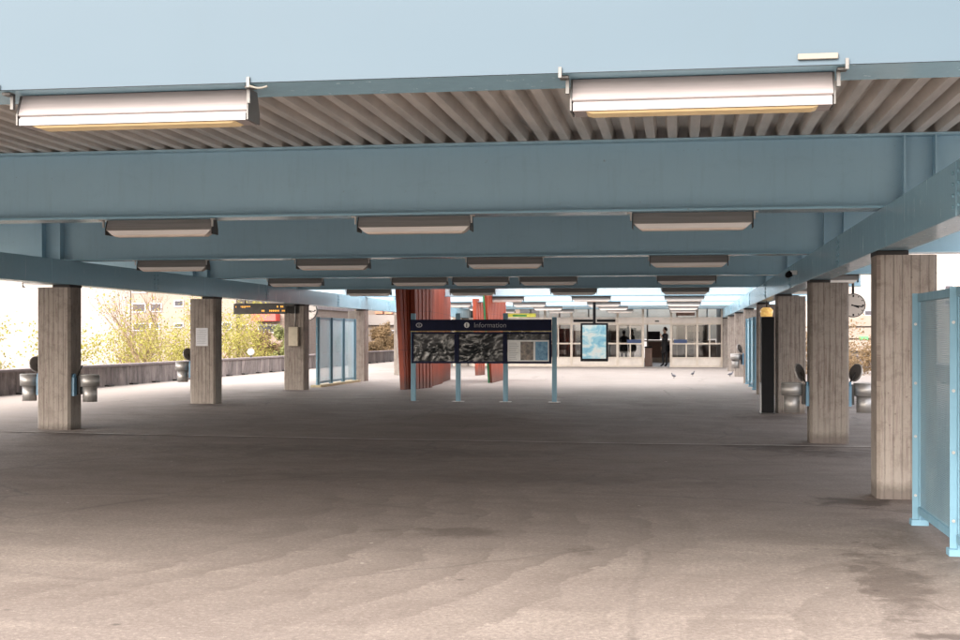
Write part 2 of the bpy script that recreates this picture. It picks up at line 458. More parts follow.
# red ribbed cladding
m, nt, b, out = new_mat("red cladding")
v = coord(nt, (1, 1, 0.15))
n = noise_n(nt, v, 5, 6, 0.7)
oi2 = N(nt, "ShaderNodeTexCoord")
col = ramp(nt, n, 0.3, 0.72, (0.21, 0.022, 0.007, 1), (0.37, 0.062, 0.018, 1))
sr = N(nt, "ShaderNodeSeparateXYZ")
L(nt, oi2.outputs["Object"], sr.inputs[0])
dn_ = noise_n(nt, oi2.outputs["Object"], 3.0, 7, 0.7)
low = N(nt, "ShaderNodeMapRange", ins={"From Min": 0.0, "From Max": 0.35, "To Min": 0.75, "To Max": 0.0})
L(nt, math_n(nt, "ADD", sr.outputs[2], math_n(nt, "MULTIPLY", dn_, -0.2)), low.inputs[0])
col = mixc(nt, low.outputs[0], col, (0.09, 0.045, 0.035))
col = mixc(nt, math_n(nt, "MULTIPLY", ramp(nt, dn_, 0.55, 0.72), 0.3), col, (0.40, 0.12, 0.055))
seam = math_n(nt, "FRACT", math_n(nt, "DIVIDE", sr.outputs[2], 1.05))
col = mixc(nt, math_n(nt, "MULTIPLY", ramp(nt, seam, 0.0, 0.02, (1, 1, 1, 1), (0, 0, 0, 1)), 0.6), col, (0.05, 0.01, 0.008))
L(nt, col, b.inputs["Base Color"])
b.inputs["Roughness"].default_value = 0.6
M["red"] = m

# dark rough parapet
m, nt, b, out = new_mat("weathered parapet concrete")
v = coord(nt, (1, 1, 0.35))
n = noise_n(nt, v, 2.2, 9, 0.78, 0.6)
n2 = noise_n(nt, coord(nt, (1, 1, 0.12)), 3.0, 6, 0.7)
col = ramp(nt, n, 0.35, 0.68, (0.070, 0.058, 0.056, 1), (0.31, 0.26, 0.245, 1))
col = mixc(nt, math_n(nt, "MULTIPLY", ramp(nt, n2, 0.5, 0.65), 0.7), col, (0.07, 0.05, 0.05))
L(nt, col, b.inputs["Base Color"])
b.inputs["Roughness"].default_value = 0.9
bump(nt, b, n, 0.5, 0.03)
M["parapet"] = m
M["coping"] = plain("coping", (0.17, 0.14, 0.14), 0.8, 0, 0.25, 2)

# brick
m, nt, b, out = new_mat("pinkish brick")
bt = N(nt, "ShaderNodeTexBrick", ins={"Scale": 1.0, "Mortar Size": 0.012, "Brick Width": 0.3, "Row Height": 0.09,
                                      "Color1": (0.15, 0.105, 0.082, 1), "Color2": (0.19, 0.135, 0.105, 1), "Mortar": (0.19, 0.16, 0.14, 1)})
tcb = N(nt, "ShaderNodeTexCoord")
spb = N(nt, "ShaderNodeSeparateXYZ")
cbb = N(nt, "ShaderNodeCombineXYZ")
L(nt, tcb.outputs["Object"], spb.inputs[0])
L(nt, math_n(nt, "ADD", spb.outputs[0], spb.outputs[1]), cbb.inputs[0])
L(nt, spb.outputs[2], cbb.inputs[1])
L(nt, cbb.outputs[0], bt.inputs["Vector"])
L(nt, bt.outputs[0], b.inputs["Base Color"])
b.inputs["Roughness"].default_value = 0.9
M["brick"] = m

# crumpled film
m, nt, b, out = new_mat("crumpled dark film")
v = coord(nt)
n = noise_n(nt, v, 1.6, 2, 0.45, 0.8)
L(nt, ramp(nt, n, 0.45, 0.75, (0.016, 0.018, 0.020, 1), (0.15, 0.145, 0.145, 1)), b.inputs["Base Color"])
b.inputs["Roughness"].default_value = 0.2
b.inputs["Specular IOR Level"].default_value = 0.6
vv = N(nt, "ShaderNodeTexVoronoi", feature="DISTANCE_TO_EDGE", ins={"Scale": 2.6})
dist = N(nt, "ShaderNodeMix", data_type="VECTOR")
L(nt, v, dist.inputs[4])
nz = N(nt, "ShaderNodeTexNoise", ins={"Scale": 3.0, "Detail": 3})
L(nt, v, nz.inputs["Vector"])
L(nt, nz.outputs["Color"], dist.inputs[5])
dist.inputs[0].default_value = 0.35
L(nt, dist.outputs[1], vv.inputs["Vector"])
bump(nt, b, math_n(nt, "ADD", math_n(nt, "MULTIPLY", vv.outputs["Distance"], 0.6), n), 0.2, 0.03)
M["film"] = m

# glowing advert screen
m, nt, b, out = new_mat("lit advert")
v = coord(nt, (1, 1, 1.6))
n = noise_n(nt, v, 2.2, 4, 0.6, 0.8)
rp = N(nt, "ShaderNodeValToRGB")
L(nt, n, rp.inputs[0])
cr = rp.color_ramp
cr.elements[0].position = 0.3
cr.elements[0].color = (0.09, 0.22, 0.30, 1)
cr.elements[1].position = 0.7
cr.elements[1].color = (0.42, 0.36, 0.31, 1)
e = cr.elements.new(0.45)
e.color = (0.17, 0.32, 0.37, 1)
e = cr.elements.new(0.56)
e.color = (0.34, 0.40, 0.39, 1)
L(nt, rp.outputs[0], b.inputs["Base Color"])
L(nt, rp.outputs[0], b.inputs["Emission Color"])
b.inputs["Emission Strength"].default_value = 0.06
b.inputs["Roughness"].default_value = 0.1
M["advert"] = m

# poster pictures
for nm, a, c in (("photo_print", (0.05, 0.05, 0.05, 1), (0.30, 0.24, 0.20, 1)), ("blue_print", (0.03, 0.14, 0.28, 1), (0.16, 0.36, 0.52, 1))):
    m, nt, b, out = new_mat(nm)
    n = noise_n(nt, coord(nt), 9, 5, 0.7)
    L(nt, ramp(nt, n, 0.35, 0.65, a, c), b.inputs["Base Color"])
    b.inputs["Roughness"].default_value = 0.4
    M[nm] = m


# ------------------------------------------------------------------ mesh helpers
class MB:
    def __init__(self):
        self.bm = bmesh.new()

    def box(self, x0, x1, y0, y1, z0, z1, bev=0.0, mat=0):
        vs = [self.bm.verts.new(p) for p in ((x0, y0, z0), (x1, y0, z0), (x1, y1, z0), (x0, y1, z0), (x0, y0, z1), (x1, y0, z1), (x1, y1, z1), (x0, y1, z1))]
        fs = []
        for f in ((3, 2, 1, 0), (4, 5, 6, 7), (0, 1, 5, 4), (1, 2, 6, 5), (2, 3, 7, 6), (3, 0, 4, 7)):
            q = self.bm.faces.new([vs[i] for i in f])
            q.material_index = mat
            fs.append(q)
        if bev:
            es = list({e for f in fs for e in f.edges})
            bmesh.ops.bevel(self.bm, geom=es, offset=bev, segments=1, affect="EDGES")
        return self

    def quad(self, pts, mat=0):
        f = self.bm.faces.new([self.bm.verts.new(p) for p in pts])
        f.material_index = mat
        return self

    def prism_x(self, prof, x0, x1, mat=0):
        """extrude a (y,z) profile along x"""
        a = [self.bm.verts.new((x0, p[0], p[1])) for p in prof]
        c = [self.bm.verts.new((x1, p[0], p[1])) for p in prof]
        n = len(prof)
        for i in range(n):
            self.bm.faces.new((a[i], a[(i + 1) % n], c[(i + 1) % n], c[i]))
        self.bm.faces.new(a[::-1])
        self.bm.faces.new(c)
        return self

    def prism_z(self, prof, z0, z1):
        a = [self.bm.verts.new((p[0], p[1], z0)) for p in prof]
        c = [self.bm.verts.new((p[0], p[1], z1)) for p in prof]
        n = len(prof)
        for i in range(n):
            self.bm.faces.new((a[i], a[(i + 1) % n], c[(i + 1) % n], c[i]))
        self.bm.faces.new(a[::-1])
        self.bm.faces.new(c)
        return self

    def tube(self, p0, p1, r0, r1=None, n=12, cap=True):
        r1 = r0 if r1 is None else r1
        p0, p1 = Vector(p0), Vector(p1)
        d = (p1 - p0).normalized()
        u = d.orthogonal().normalized()
        w = d.cross(u)
        A, B = [], []
        for i in range(n):
            t = 2 * math.pi * i / n
            o = u * math.cos(t) + w * math.sin(t)
            A.append(self.bm.verts.new(p0 + o * r0))
            B.append(self.bm.verts.new(p1 + o * r1))
        for i in range(n):
            f = self.bm.faces.new((A[i], A[(i + 1) % n], B[(i + 1) % n], B[i]))
            f.smooth = n > 6
        if cap:
            self.bm.faces.new(A[::-1])
            self.bm.faces.new(B)
        return self

    def build(self, name, mat, parent=None, loc=None):
        bmesh.ops.recalc_face_normals(self.bm, faces=self.bm.faces[:])
        me = bpy.data.meshes.new(name)
        self.bm.to_mesh(me)
        self.bm.free()
        for mm in (mat if isinstance(mat, (list, tuple)) else [mat]):
            me.materials.append(mm)
        o = bpy.data.objects.new(name, me)
        COL.objects.link(o)
        if parent:
            o.parent = parent
        if loc:
            o.location = loc
        return o


def tag(o, label=None, cat=None, group=None, kind=None):
    if label:
        o["label"] = label
    if cat:
        o["category"] = cat
    if group:
        o["group"] = group
    if kind:
        o["kind"] = kind
    return o


def empty(name, loc, label=None, cat=None, group=None, rz=0.0):
    o = bpy.data.objects.new(name, None)
    o.location = loc
    o.rotation_euler = (0, 0, rz)
    COL.objects.link(o)
    return tag(o, label, cat, group)


KIDS = {}


def dup(root, loc, label, rz=None, skip=()):
    r = root.copy()
    COL.objects.link(r)
    r.location = loc
    if rz is not None:
        r.rotation_euler = (0, 0, rz)
    r["label"] = label
    for ch in list(root.children):
        if ch.name.split(".")[0] in skip:
            continue
        c = ch.copy()
        COL.objects.link(c)
        c.parent = r
        for g in list(ch.children):
            d = g.copy()
            COL.objects.link(d)
            d.parent = c
    return r


def text_mesh(name, body, size, mat, parent, loc, rot=(R(90), 0, 0), bold=0.0):
    cu = bpy.data.curves.new(name, "FONT")
    cu.body = body
    cu.size = size
    cu.extrude = 0.001
    cu.offset = bold
    cu.align_x = "LEFT"
    cu.align_y = "CENTER"
    t = bpy.data.objects.new(name, cu)
    COL.objects.link(t)
    dg = bpy.context.evaluated_depsgraph_get()
    me = bpy.data.meshes.new_from_object(t.evaluated_get(dg))
    bpy.data.objects.remove(t)
    me.materials.clear()
    me.materials.append(mat)
    o = bpy.data.objects.new(name, me)
    COL.objects.link(o)
    o.parent = parent
    o.location = loc
    o.rotation_euler = rot
    return o


ORD = ["first", "second", "third", "fourth", "fifth", "sixth", "seventh", "eighth", "ninth"]

# ------------------------------------------------------------------ setting: deck, street
mb = MB()
xs = [-16.3 + i * 0.7 for i in range(36)]
ys = [-26 + j * 1.0 for j in range(106)]
grid = {}
for j, y in enumerate(ys):
    for i, x in enumerate(xs):
        grid[i, j] = mb.bm.verts.new((x, y, floor_z(x, y)))
for j in range(len(ys) - 1):
    for i in range(len(xs) - 1):
        f = mb.bm.faces.new((grid[i, j], grid[i + 1, j], grid[i + 1, j + 1], grid[i, j + 1]))
        f.smooth = True
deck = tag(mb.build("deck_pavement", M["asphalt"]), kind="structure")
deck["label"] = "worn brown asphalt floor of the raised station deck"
XR = xs[-1]
mb = MB()
mb.box(-16.3, XR, -26, 79, -1.2, -0.12)
tag(mb.build("deck_slab", M["coping"]), kind="structure")
mb = MB()
mb.quad([(-3000, -3000, -5), (3000, -3000, -5), (3000, 3000, -5), (-3000, 3000, -5)])
tag(mb.build("ground", M["terrain"]), kind="structure")
# pale joint across the deck
mb = MB()
pts = []
for i in range(60):
    x = -11 + i * 16.2 / 59
    y = 19.35 + 0.02 * math.sin(x * 1.7)
    pts.append((x, y))
for (x0, y0), (x1, y1) in zip(pts, pts[1:]):
    mb.quad([(x0, y0 - .045, floor_z(x0, y0) + .01), (x1, y1 - .045, floor_z(x1, y1) + .01), (x1, y1 + .045, floor_z(x1, y1) + .01), (x0, y0 + .045, floor_z(x0, y0) + .01)])
tag(mb.build("pavement_joint", M["seal"]), kind="structure")

# parapets
def parapet(x, thick, h, y0, y1, label, z0=0.0):
    root = empty("parapet_wall", (x, y0, 0), label, "parapet")
    mb = MB()
    n = 0
    y = y0
    while y < y1:
        yy = min(y + 3.3, y1)
        zb = floor_z(x, y)
        mb.box(0, thick, y - y0 + 0.012, yy - y0 - 0.012, zb - .3, zb + h)
        y = yy
    mb.build("wall_panel", M["parapet"], root)
    mb = MB()
    mb.box(-0.04, thick + 0.05, 0, y1 - y0, floor_z(x, 40) + h + 0.002, floor_z(x, 40) + h + 0.07, 0.01)
    if True:
        mb.build("coping", M["coping"], root)
    mb = MB()
    y = y0
    sgn = thick + 0.001 if x < 0 else -0.12
    while y < y1:
        mb.box(sgn, sgn + 0.12, y - y0, y - y0 + 0.35, floor_z(x, y) + 0.0, floor_z(x, y) + 0.05)
        y += 1.65
    mb.build("drain_block", M["dark_metal"], root)
    return root


parapet(-16.25, 0.25, 0.55, -10, 78, "low dark weathered concrete wall along the left bus lane")
parapet(8.0, 0.2, 0.5, -10, 78, "low concrete wall beyond the right bus lane")

# ------------------------------------------------------------------ canopy
S = 6.7
ROWQ = [13.2 + S * i for i in range(8)]     # column front faces
XIN_R, XIN_L = 1.91, -9.82
FL = 0.30
GB, GT = 2.44, 2.83      # girder bottom, top
BB, BT = 2.835, 3.56     # beam bottom, top
BEAMQ = [6.28, 13.15, 20.2, 26.9, 33.5, 40.2, 46.9, 53.6, 59.6]
BX0, BX1 = -14.6, 4.45


def girder(x0, label):
    root = empty("girder", (x0, 5.9, GB), label, "girder", "girders along the canopy")
    mb = MB()
    y = 0
    while y < 55:
        yy = min(y + 6.7, 55.0)
        mb.box(0, FL, y + 0.002, yy - 0.002, 0, GT - GB, 0.006)
        y = yy
    mb.build("web", M["blue_gloss"], root)
    mb = MB()
    for k in range(8):
        yb = BEAMQ[k] - 5.9
        mb.box(-0.008, FL + 0.008, yb + 3.2, yb + 3.24, 0.0, GT - GB - 0.01)
        for bz in (0.07, 0.15, 0.23, 0.31):
            for by in (yb + 3.13, yb + 3.31):
                mb.tube((-0.014, by, bz), (0.002, by, bz), 0.014, n=6)
                mb.tube((FL - 0.002, by, bz), (FL + 0.014, by, bz), 0.014, n=6)
    mb.build("splice_plate", M["blue_gloss"], root)
    return root


girder(XIN_R, "long blue steel girder on the right row of columns")
girder(XIN_L - FL, "long blue steel girder on the left row of columns")


def beam(i, q):
    if i == 0:
        lab = "nearest pale blue cross beam filling the top of the view"
    elif i == 8:
        lab = "farthest cross beam, directly before the glazed entrance"
    else:
        lab = "blue cross beam above the %s row of columns, counted from the camera" % ORD[i - 1]
    root = empty("cross_beam", (0, q, BB), lab, "beam", "cross beams of the canopy")
    H = BT - BB
    mb = MB()
    if i == 0:
        mb.box(BX0, BX1, -0.193, -0.175, 0.0, H - 0.0)
    else:
        mb.box(BX0, BX1, -0.008, 0.008, 0.022, H - 0.022)
    mb.build("web", M["blue_front"] if i == 0 else (M["blue_lit"] if i >= 5 else M["blue"]), root)
    mb = MB()
    mb.box(BX0, BX1, -0.19 if i else -0.174, 0.19, 0, 0.022)
    mb.build("bottom_flange", M["blue_gloss"], root)
    mb = MB()
    mb.box(BX0, BX1, -0.15, 0.15, H - 0.022, H)
    mb.build("top_flange", M["blue"], root)
    for x in (2.14, 2.43, -10.07, -10.39):
        mb = MB()
        mb.box(x - .007, x + .007, -0.15, -0.009, 0.024, H - 0.024)
        mb.box(x - .007, x + .007, 0.009, 0.15, 0.024, H - 0.024)
        mb.build("stiffener", M["blue"], root)
    return root


for i, q in enumerate(BEAMQ):
    beam(i, q)


def corrugated(x0, x1, y0, y1, z, name, label, cat):
    root = empty(name, ((x0 + x1) / 2, y0, z), label, cat)
    root["kind"] = "structure"
    p = 0.213
    prof = []
    x = x0
    while x < x1:
        prof += [(x, 0.0), (x + 0.085, 0.0), (x + 0.105, 0.105), (x + 0.193, 0.105)]
        x += p
    mb = MB()
    ox = (x0 + x1) / 2
    va = [mb.bm.verts.new((a - ox, 0, b_)) for a, b_ in prof]
    vb = [mb.bm.verts.new((a - ox, y1 - y0, b_)) for a, b_ in prof]
    for i in range(len(prof) - 1):
        mb.bm.faces.new((va[i], va[i + 1], vb[i + 1], vb[i]))
    mb.build("corrugated_deck", M["soffit"], root)
    mb = MB()
    mb.box(x0 - ox, x1 - ox, 0, y1 - y0, 0.12, 0.28)
    mb.build("roof_covering", M["roof_top"], root)
    return root


corrugated(BX0, BX1, 6.12, 36.6, BT + 0.003, "canopy_roof", "grey ribbed metal roof deck above the cross beams", "roof")  # far end drawn out to shade the red walls
corrugated(BX0, BX1, 57.5, 72.0, BT + 0.003, "entrance_roof", "grey ribbed metal roof over the glazed entrance hall", "roof")

m, nt, b, out = new_mat("frosted rooflight sheet")  # added diffusing sheet, unseen, cuts and softens daylight on the far bays
nt.nodes.remove(b)
tl = N(nt, "ShaderNodeBsdfTranslucent")
L(nt, ramp(nt, noise_n(nt, coord(nt), 0.7, 4), 0.3, 0.7, (0.86, 0.87, 0.88, 1), (0.94, 0.94, 0.94, 1)), tl.inputs[0])
L(nt, tl.outputs[0], out.inputs[0])
M["roofdiffuser"] = m
root = empty("roofdiffuser", ((BX0 + BX1) / 2, 36.65, BT + 0.02), "added frosted sheet softening daylight over the far half of the hall", "roofdiffuser")
mb = MB()
hw_ = (BX1 - BX0) / 2
mb.quad([(-hw_, 0, 0.1), (hw_, 0, 0.1), (hw_, 20.8, 0.1), (-hw_, 20.8, 0.1)])
mb.build("frosted_sheet", M["roofdiffuser"], root)
for k in range(9):
    mb = MB()
    xx = -hw_ + k * hw_ / 4
    mb.box(xx - .03, xx + .03, 0, 20.8, 0.0, 0.09)
    mb.build("sheet_bar", M["blue"], root)

# columns
W, D, CH = 0.57, 0.44, 0.035


def make_column():
    root = empty("concrete_column", (0, 0, 0), "x", "column", "board marked concrete columns of the canopy")
    mb = MB()
    prof = [(CH, 0), (W - CH, 0), (W, CH), (W, D - CH), (W - CH, D), (CH, D), (0, D - CH), (0, CH)]
    prof = [(a - W / 2, b_ - D / 2) for a, b_ in prof]
    mb.prism_z(prof, -0.1, 2.395)
    mb.build("shaft", M["concrete"], root)
    return root


proto = make_column()
first = True
for side in ("right", "left"):
    for i, q in enumerate(ROWQ):
        x = XIN_R + W / 2 if side == "right" else XIN_L - W / 2
        if i == 0:
            if side == "left":
                continue
            lab = "nearest board marked concrete column, beside the near blue mesh screen"
        elif side == "left" and i == 1:
            lab = "nearest concrete column of the left row, with steel bins on both sides"
        elif side == "left" and i == 2:
            lab = "left row concrete column with a grey paper notice"
        elif side == "left" and i == 3:
            lab = "left row concrete column carrying a small cabinet and conduit"
        elif side == "left" and i == 4:
            lab = "left row concrete column at the far end of the blue mesh screen"
        else:
            lab = "concrete column under the %s cross beam, in the %s row" % (ORD[i + 1], side)
        if first:
            c = proto
            c.location = (x, q + D / 2, 0)
            c["label"] = lab
            first = False
        else:
            c = dup(proto, (x, q + D / 2, 0), lab, skip=("bearing_pad",))
        sx = -W / 2 + 0.0 if side == "right" else W / 2 - FL - 0.0
        mb = MB()
        mb.box(sx, sx + FL, -D / 2 + 0.0, D / 2, 2.396, 2.438, 0.004)
        mb.build("bearing_pad", M["pad"], c)


# ------------------------------------------------------------------ strip lights
def make_light(near):
    root = empty("strip_light", (0, 0, 0), "x", "strip light", "strip lights hung under the cross beams")
    h = 0.605 if near else 0.585
    dd_ = 0.008 if near else 0.0
    hood = M["hood_near"] if near else M["hood"]
    mb = MB()
    mb.prism_x([(-0.045, 0), (0.045, 0), (0.088, -0.105), (0.083, -0.111), (-0.083, -0.111), (-0.088, -0.105)], -h, h)
    mb.build("hood", hood, root)
    mb = MB()
    mb.prism_x([(-0.077, -0.1115), (0.077, -0.1115), (0.077, -0.121), (0.088, -0.123), (0.088, -0.158), (-0.088, -0.158), (-0.088, -0.123), (-0.077, -0.121)], -h + 0.004, h - 0.004)
    if not near:
        mb.bm.free()
        mb = MB()
        a = [mb.bm.verts.new(p) for p in ((-h + .01, -.082, -.1115), (h - .01, -.082, -.1115), (h - .01, .082, -.1115), (-h + .01, .082, -.1115))]
        c = [mb.bm.verts.new(p) for p in ((-h + .06, -.075, -.158), (h - .06, -.075, -.158), (h - .06, .075, -.158), (-h + .06, .075, -.158))]
        for i in range(4):
            mb.bm.faces.new((a[i], a[(i + 1) % 4], c[(i + 1) % 4], c[i]))
        mb.bm.faces.new(c)
        mb.bm.faces.new(a[::-1])
    mb.build("lip", M["hood_near"] if near else M["hood_lip"], root)
    mb = MB()
    a = [mb.bm.verts.new(p) for p in ((-h + .065, -.070, -.159), (h - .065, -.070, -.159), (h - .065, .070, -.159), (-h + .065, .070, -.159))]
    c = [mb.bm.verts.new(p) for p in ((-h + .09, -.060, -.176 + dd_), (h - .09, -.060, -.176 + dd_), (h - .09, .060, -.176 + dd_), (-h + .09, .060, -.176 + dd_))]
    for i in range(4):
        mb.bm.faces.new((a[i], a[(i + 1) % 4], c[(i + 1) % 4], c[i]))
    mb.bm.faces.new(c)
    mb.bm.faces.new(a[::-1])
    mb.build("diffuser", M["tube"] if near else M["tube_far"], root)
    for s in (-1, 1):
        mb = MB()
        xa, xb = sorted((s * (h + 0.002), s * (h + 0.010)))
        mb.prism_x([(-0.05, 0), (0.05, 0), (0.092, -0.1), (0.092, -0.157), (-0.092, -0.157), (-0.092, -0.1)], xa, xb)
        mb.build("end_cap", M["dark_metal"] if not near else M["bracket_near"], root)
        mb = MB()
        xa, xb = sorted((s * (h + 0.012), s * (h + 0.028)))
        mb.box(xa, xb, -0.118, -0.094, -0.08, 0.0)
        xa, xb = sorted((s * (h + 0.012), s * (h + 0.055)))
        mb.box(xa, xb, -0.150, -0.093, -0.012, -0.001)
        xa, xb = sorted((s * (h + 0.040), s * (h + 0.055)))
        near and mb.box(xa, xb, -0.205, -0.1955, -0.02, 0.03 if near else 0.03)
        mb.build("bracket", M["bracket_near"] if near else M["bracket"], root)
    return root


LX = {-13.7: 0, -10.95: 1, -8.15: 2, -5.45: 3, -2.72: 4, 0.12: 5, 2.93: 6}
rows = [[-2.73, 0.096],
        [-5.45, -2.70, 0.12],
        [-8.17, -5.48, -2.71, 0.13],
        [-13.75, -10.95, -8.12, -5.42, -4.12, -2.70, 0.13, 2.93],
        [-10.95, -8.12, -5.35, -2.71, 0.13, 2.93],
        [-8.12, -5.4, -2.71, 0.13, 2.93],
        [-8.12, -5.4, -2.71, 0.13],
        [-8.12, -5.4, -2.71, 0.13],
        [-8.12, -5.4, -2.71, 0.13]]
lp = {True: None, False: None}
for i, xsr in enumerate(rows):
    inner = sorted([x for x in xsr if XIN_L < x < XIN_R], reverse=True)
    for x in xsr:
        near = i == 0
        if x > XIN_R:
            w = "outside the right girder"
        elif x < -13:
            w = "farthest left outside the left girder"
        elif x < XIN_L:
            w = "just outside the left girder"
        else:
            w = "%s from the right girder" % ORD[inner.index(x)]
        kind_ = ("near pinkish white strip light" if near else "grey hooded strip light")
        lab = "%s under the %s cross beam, %s" % (kind_, "nearest" if i == 0 else ORD[i], w)
        loc = (x, BEAMQ[i], BB - 0.004)
        if lp[near] is None:
            lp[near] = make_light(near)
            lp[near].location = loc
            lp[near]["label"] = lab
        else:
            dup(lp[near], loc, lab)

# small cable tag and clip above the right near light
mb = MB()
mb.box(-0.09, 0.09, -0.012, 0, 0, 0.028, 0.003)
tag(mb.build("cable_tag", M["clip"], None, (0.62, BEAMQ[0] - 0.195, BB + 0.024)), "small beige cable clip on the flange above the right near light", "clip")
# cable loop at the left near light
mb = MB()
prev = None
for k in range(14):
    t = k / 13
    p = Vector((-2.08 + 0.10 * t, BEAMQ[0] - 0.20, BB - 0.012 - 0.012 * math.sin(t * math.pi) - 0.01 * t))
    if prev:
        mb.tube(prev, p, 0.005, n=6)
    prev = p
tag(mb.build("cable_loop", M["clip"]), "short white cable loop hanging beside the left near light", "cable")


# ------------------------------------------------------------------ mesh screens
def make_screen(n_panel, pw, label, y0, x):
    zf = floor_z(x, y0)
    root = empty("mesh_screen", (x, y0, zf), label, "mesh screen", "blue perforated screens between the columns")
    top = 1.96
    for k in range(n_panel + 1):
        yy = k * pw
        mb = MB()
        mb.box(-0.055, 0.055, yy - 0.006, yy + 0.006, 0.05, top)
        mb.box(-0.006, 0.006, yy - 0.05, yy + 0.05, 0.05, top)
        mb.box(0.049, 0.055, yy + 0.0065, yy + 0.035, 0.05, top)
        p = mb.build("post", M["blue_screen"], root)
        mb = MB()
        mb.box(-0.07, 0.07, yy - 0.06, yy + 0.06, -0.01, 0.05, 0.004)
        mb.build("foot_plate", M["blue_screen"], p)
        mb = MB()
        for zz in (0.25, 0.75, 1.2, 1.7):
            mb.tube((-0.03, yy - 0.016, zz), (-0.03, yy - 0.006, zz), 0.012, n=8)
        mb.build("bolt", M["steel"], p)
    for k in range(n_panel):
        a, c = k * pw + 0.052, (k + 1) * pw - 0.052
        mb = MB()
        mb.quad([(0, a, 0.16), (0, c, 0.16), (0, c, top - 0.07), (0, a, top - 0.07)])
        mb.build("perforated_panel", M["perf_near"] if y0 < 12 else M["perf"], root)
        mb = MB()
        mb.box(-0.02, 0.02, a, c, top - 0.07, top - 0.005)
        mb.build("rail", M["blue_screen"], root)
        mb = MB()
        mb.box(-0.02, 0.02, a, c, 0.10, 0.16)
        mb.build("rail", M["blue_screen"], root)
        mb = MB()
        for zz in (0.5, 1.0, 1.5):
            mb.box(-0.025, -0.006, a - 0.02, a + 0.03, zz, zz + 0.05)
        mb.build("clamp", M["blue_screen"], root)
    return root


make_screen(2, 1.55, "near blue perforated screen at the right edge beside the nearest column", 8.35, 2.0)
make_screen(3, 1.37, "blue perforated screen of three panels between two left row columns", 35.2, -10.0)
make_screen(2, 1.9, "distant blue perforated screen between two columns of the right row", 35.6, 1.98)
mb = MB()
mb.box(-0.15, 0.15, -0.2, 4.3, 0, 0.06)
tag(mb.build("kerb_strip", M["screed"], None, (-10.0, 35.2, floor_z(-10, 37) + 0.002)), kind="structure")


# ------------------------------------------------------------------ litter bins
def make_bin():
    root = empty("litter_bin", (0, 0, 0), "x", "litter bin", "steel litter bins on the columns")
    mb = MB()
    mb.tube((0, 0, 0), (0, 0, 0.25), 0.115, n=24)
    mb.build("body", M["steel"], root)
    mb = MB()
    mb.tube((0, 0, 0.251), (0, 0, 0.43), 0.155, n=28)
    mb.tube((0, 0, 0.43), (0, 0, 0.445), 0.16, 0.15, n=28)
    mb.build("collar", M["steel"], root)
    lid = MB()
    c = Vector((0.12, 0.02, 0.60))
    d = Vector((0.75, -0.5, 0.25)).normalized()
    lid.tube(c - d * 0.014, c + d * 0.014, 0.125, n=28)
    lid.build("lid", M["lid"], root)
    mb = MB()
    u = d.orthogonal().normalized()
    w = d.cross(u)
    pts = [c + (u * math.cos(t) + w * math.sin(t)) * 0.13 for t in [2 * math.pi * k / 28 for k in range(29)]]
    for p, q in zip(pts, pts[1:]):
        mb.tube(p, q, 0.012, n=6)
    mb.build("rim", M["steel"], root)
    mb = MB()
    mb.box(0.15, 0.235, -0.06, 0.06, 0.12, 0.42)
    mb.tube((0.22, 0.0, 0.42), (0.13, 0.0, 0.60), 0.012, n=8)
    mb.build("bracket", M["dark_metal"], root)
    mb = MB()
    mb.prism_z([(0.2, -0.16), (0.245, -0.16), (0.245, -0.065), (0.2, -0.065)], 0.10, 0.40)
    mb.tube((0.205, -0.112, 0.42), (0.243, -0.112, 0.42), 0.045, n=14)
    mb.build("holder", M["bluebox"], root)
    return root


bins = [
    (XIN_R - 0.245, ROWQ[1] + 0.22, 0, "steel bin on the hall side of the second right column"),
    (XIN_R + W + 0.245, ROWQ[1] + 0.22, math.pi, "steel bin on the bus lane side of the second right column"),
    (XIN_L + 0.245, ROWQ[1] + 0.22, math.pi, "steel bin on the hall side of the nearest left column"),
    (XIN_L - W - 0.245, ROWQ[1] + 0.22, 0, "steel bin on the bus lane side of the nearest left column"),
    (XIN_L - W - 0.245, ROWQ[2] + 0.22, 0, "steel bin on the outer side of the notice column"),
    (XIN_R - 0.245, ROWQ[4] + 0.22, 0, "small pale bin far down the right row of columns"),
]
pb = None
for x, y, rz, lab in bins:
    zz = floor_z(x, y) + 0.45
    if pb is None:
        pb = make_bin()
        pb.location = (x, y, zz)
        pb.scale = (1, 1, 1)
        pb["label"] = lab
    else:
        c = dup(pb, (x, y, zz), lab)
        c.scale = (-1 if rz else 1, 1, 1)
        if "hall side of the nearest left" in lab:
            for ch in list(c.children):
                if ch.name.split(".")[0] in ("lid", "rim"):
                    bpy.data.objects.remove(ch)

# notice on left column
o = empty("paper_notice", (XIN_L - W / 2 + 0.005, ROWQ[2] - 0.004, 0), "grey paper notice fixed to the front of a left column", "notice")
z1, z0 = HZ(328, -10, ROWQ[2]), HZ(346, -10, ROWQ[2])
mb = MB()
mb.box(-0.15, 0.12, -0.006, 0, z0, z1)
mb.build("sheet", M["paper"], o)
mb = MB()
for k in range(9):
    zz = z1 - 0.06 - k * 0.034
    mb.box(-0.12, 0.09 - 0.05 * random.random(), -0.0085, -0.0065, zz, zz + 0.009)
mb.build("printed_lines", M["grey_print"], o)
o = empty("wall_cabinet", (XIN_L - W / 2, ROWQ[3] - 0.004, 0), "small weathered cabinet on the third left column, conduit above", "cabinet")
z1, z0 = HZ(327, -10, ROWQ[3]), HZ(346, -10, ROWQ[3])
mb = MB()
mb.box(-0.13, 0.13, -0.10, 0, z0, z1, 0.006)
mb.build("box", M["cabinet"], o)
mb = MB()
mb.box(-0.115, 0.115, -0.106, -0.101, z0 + 0.02, z1 - 0.02)
mb.build("door", M["cabinet"], o)
mb = MB()
mb.tube((0.03, -0.02, z1), (0.03, -0.02, 2.39), 0.012, n=8)
mb.build("conduit", M["steel"], o)

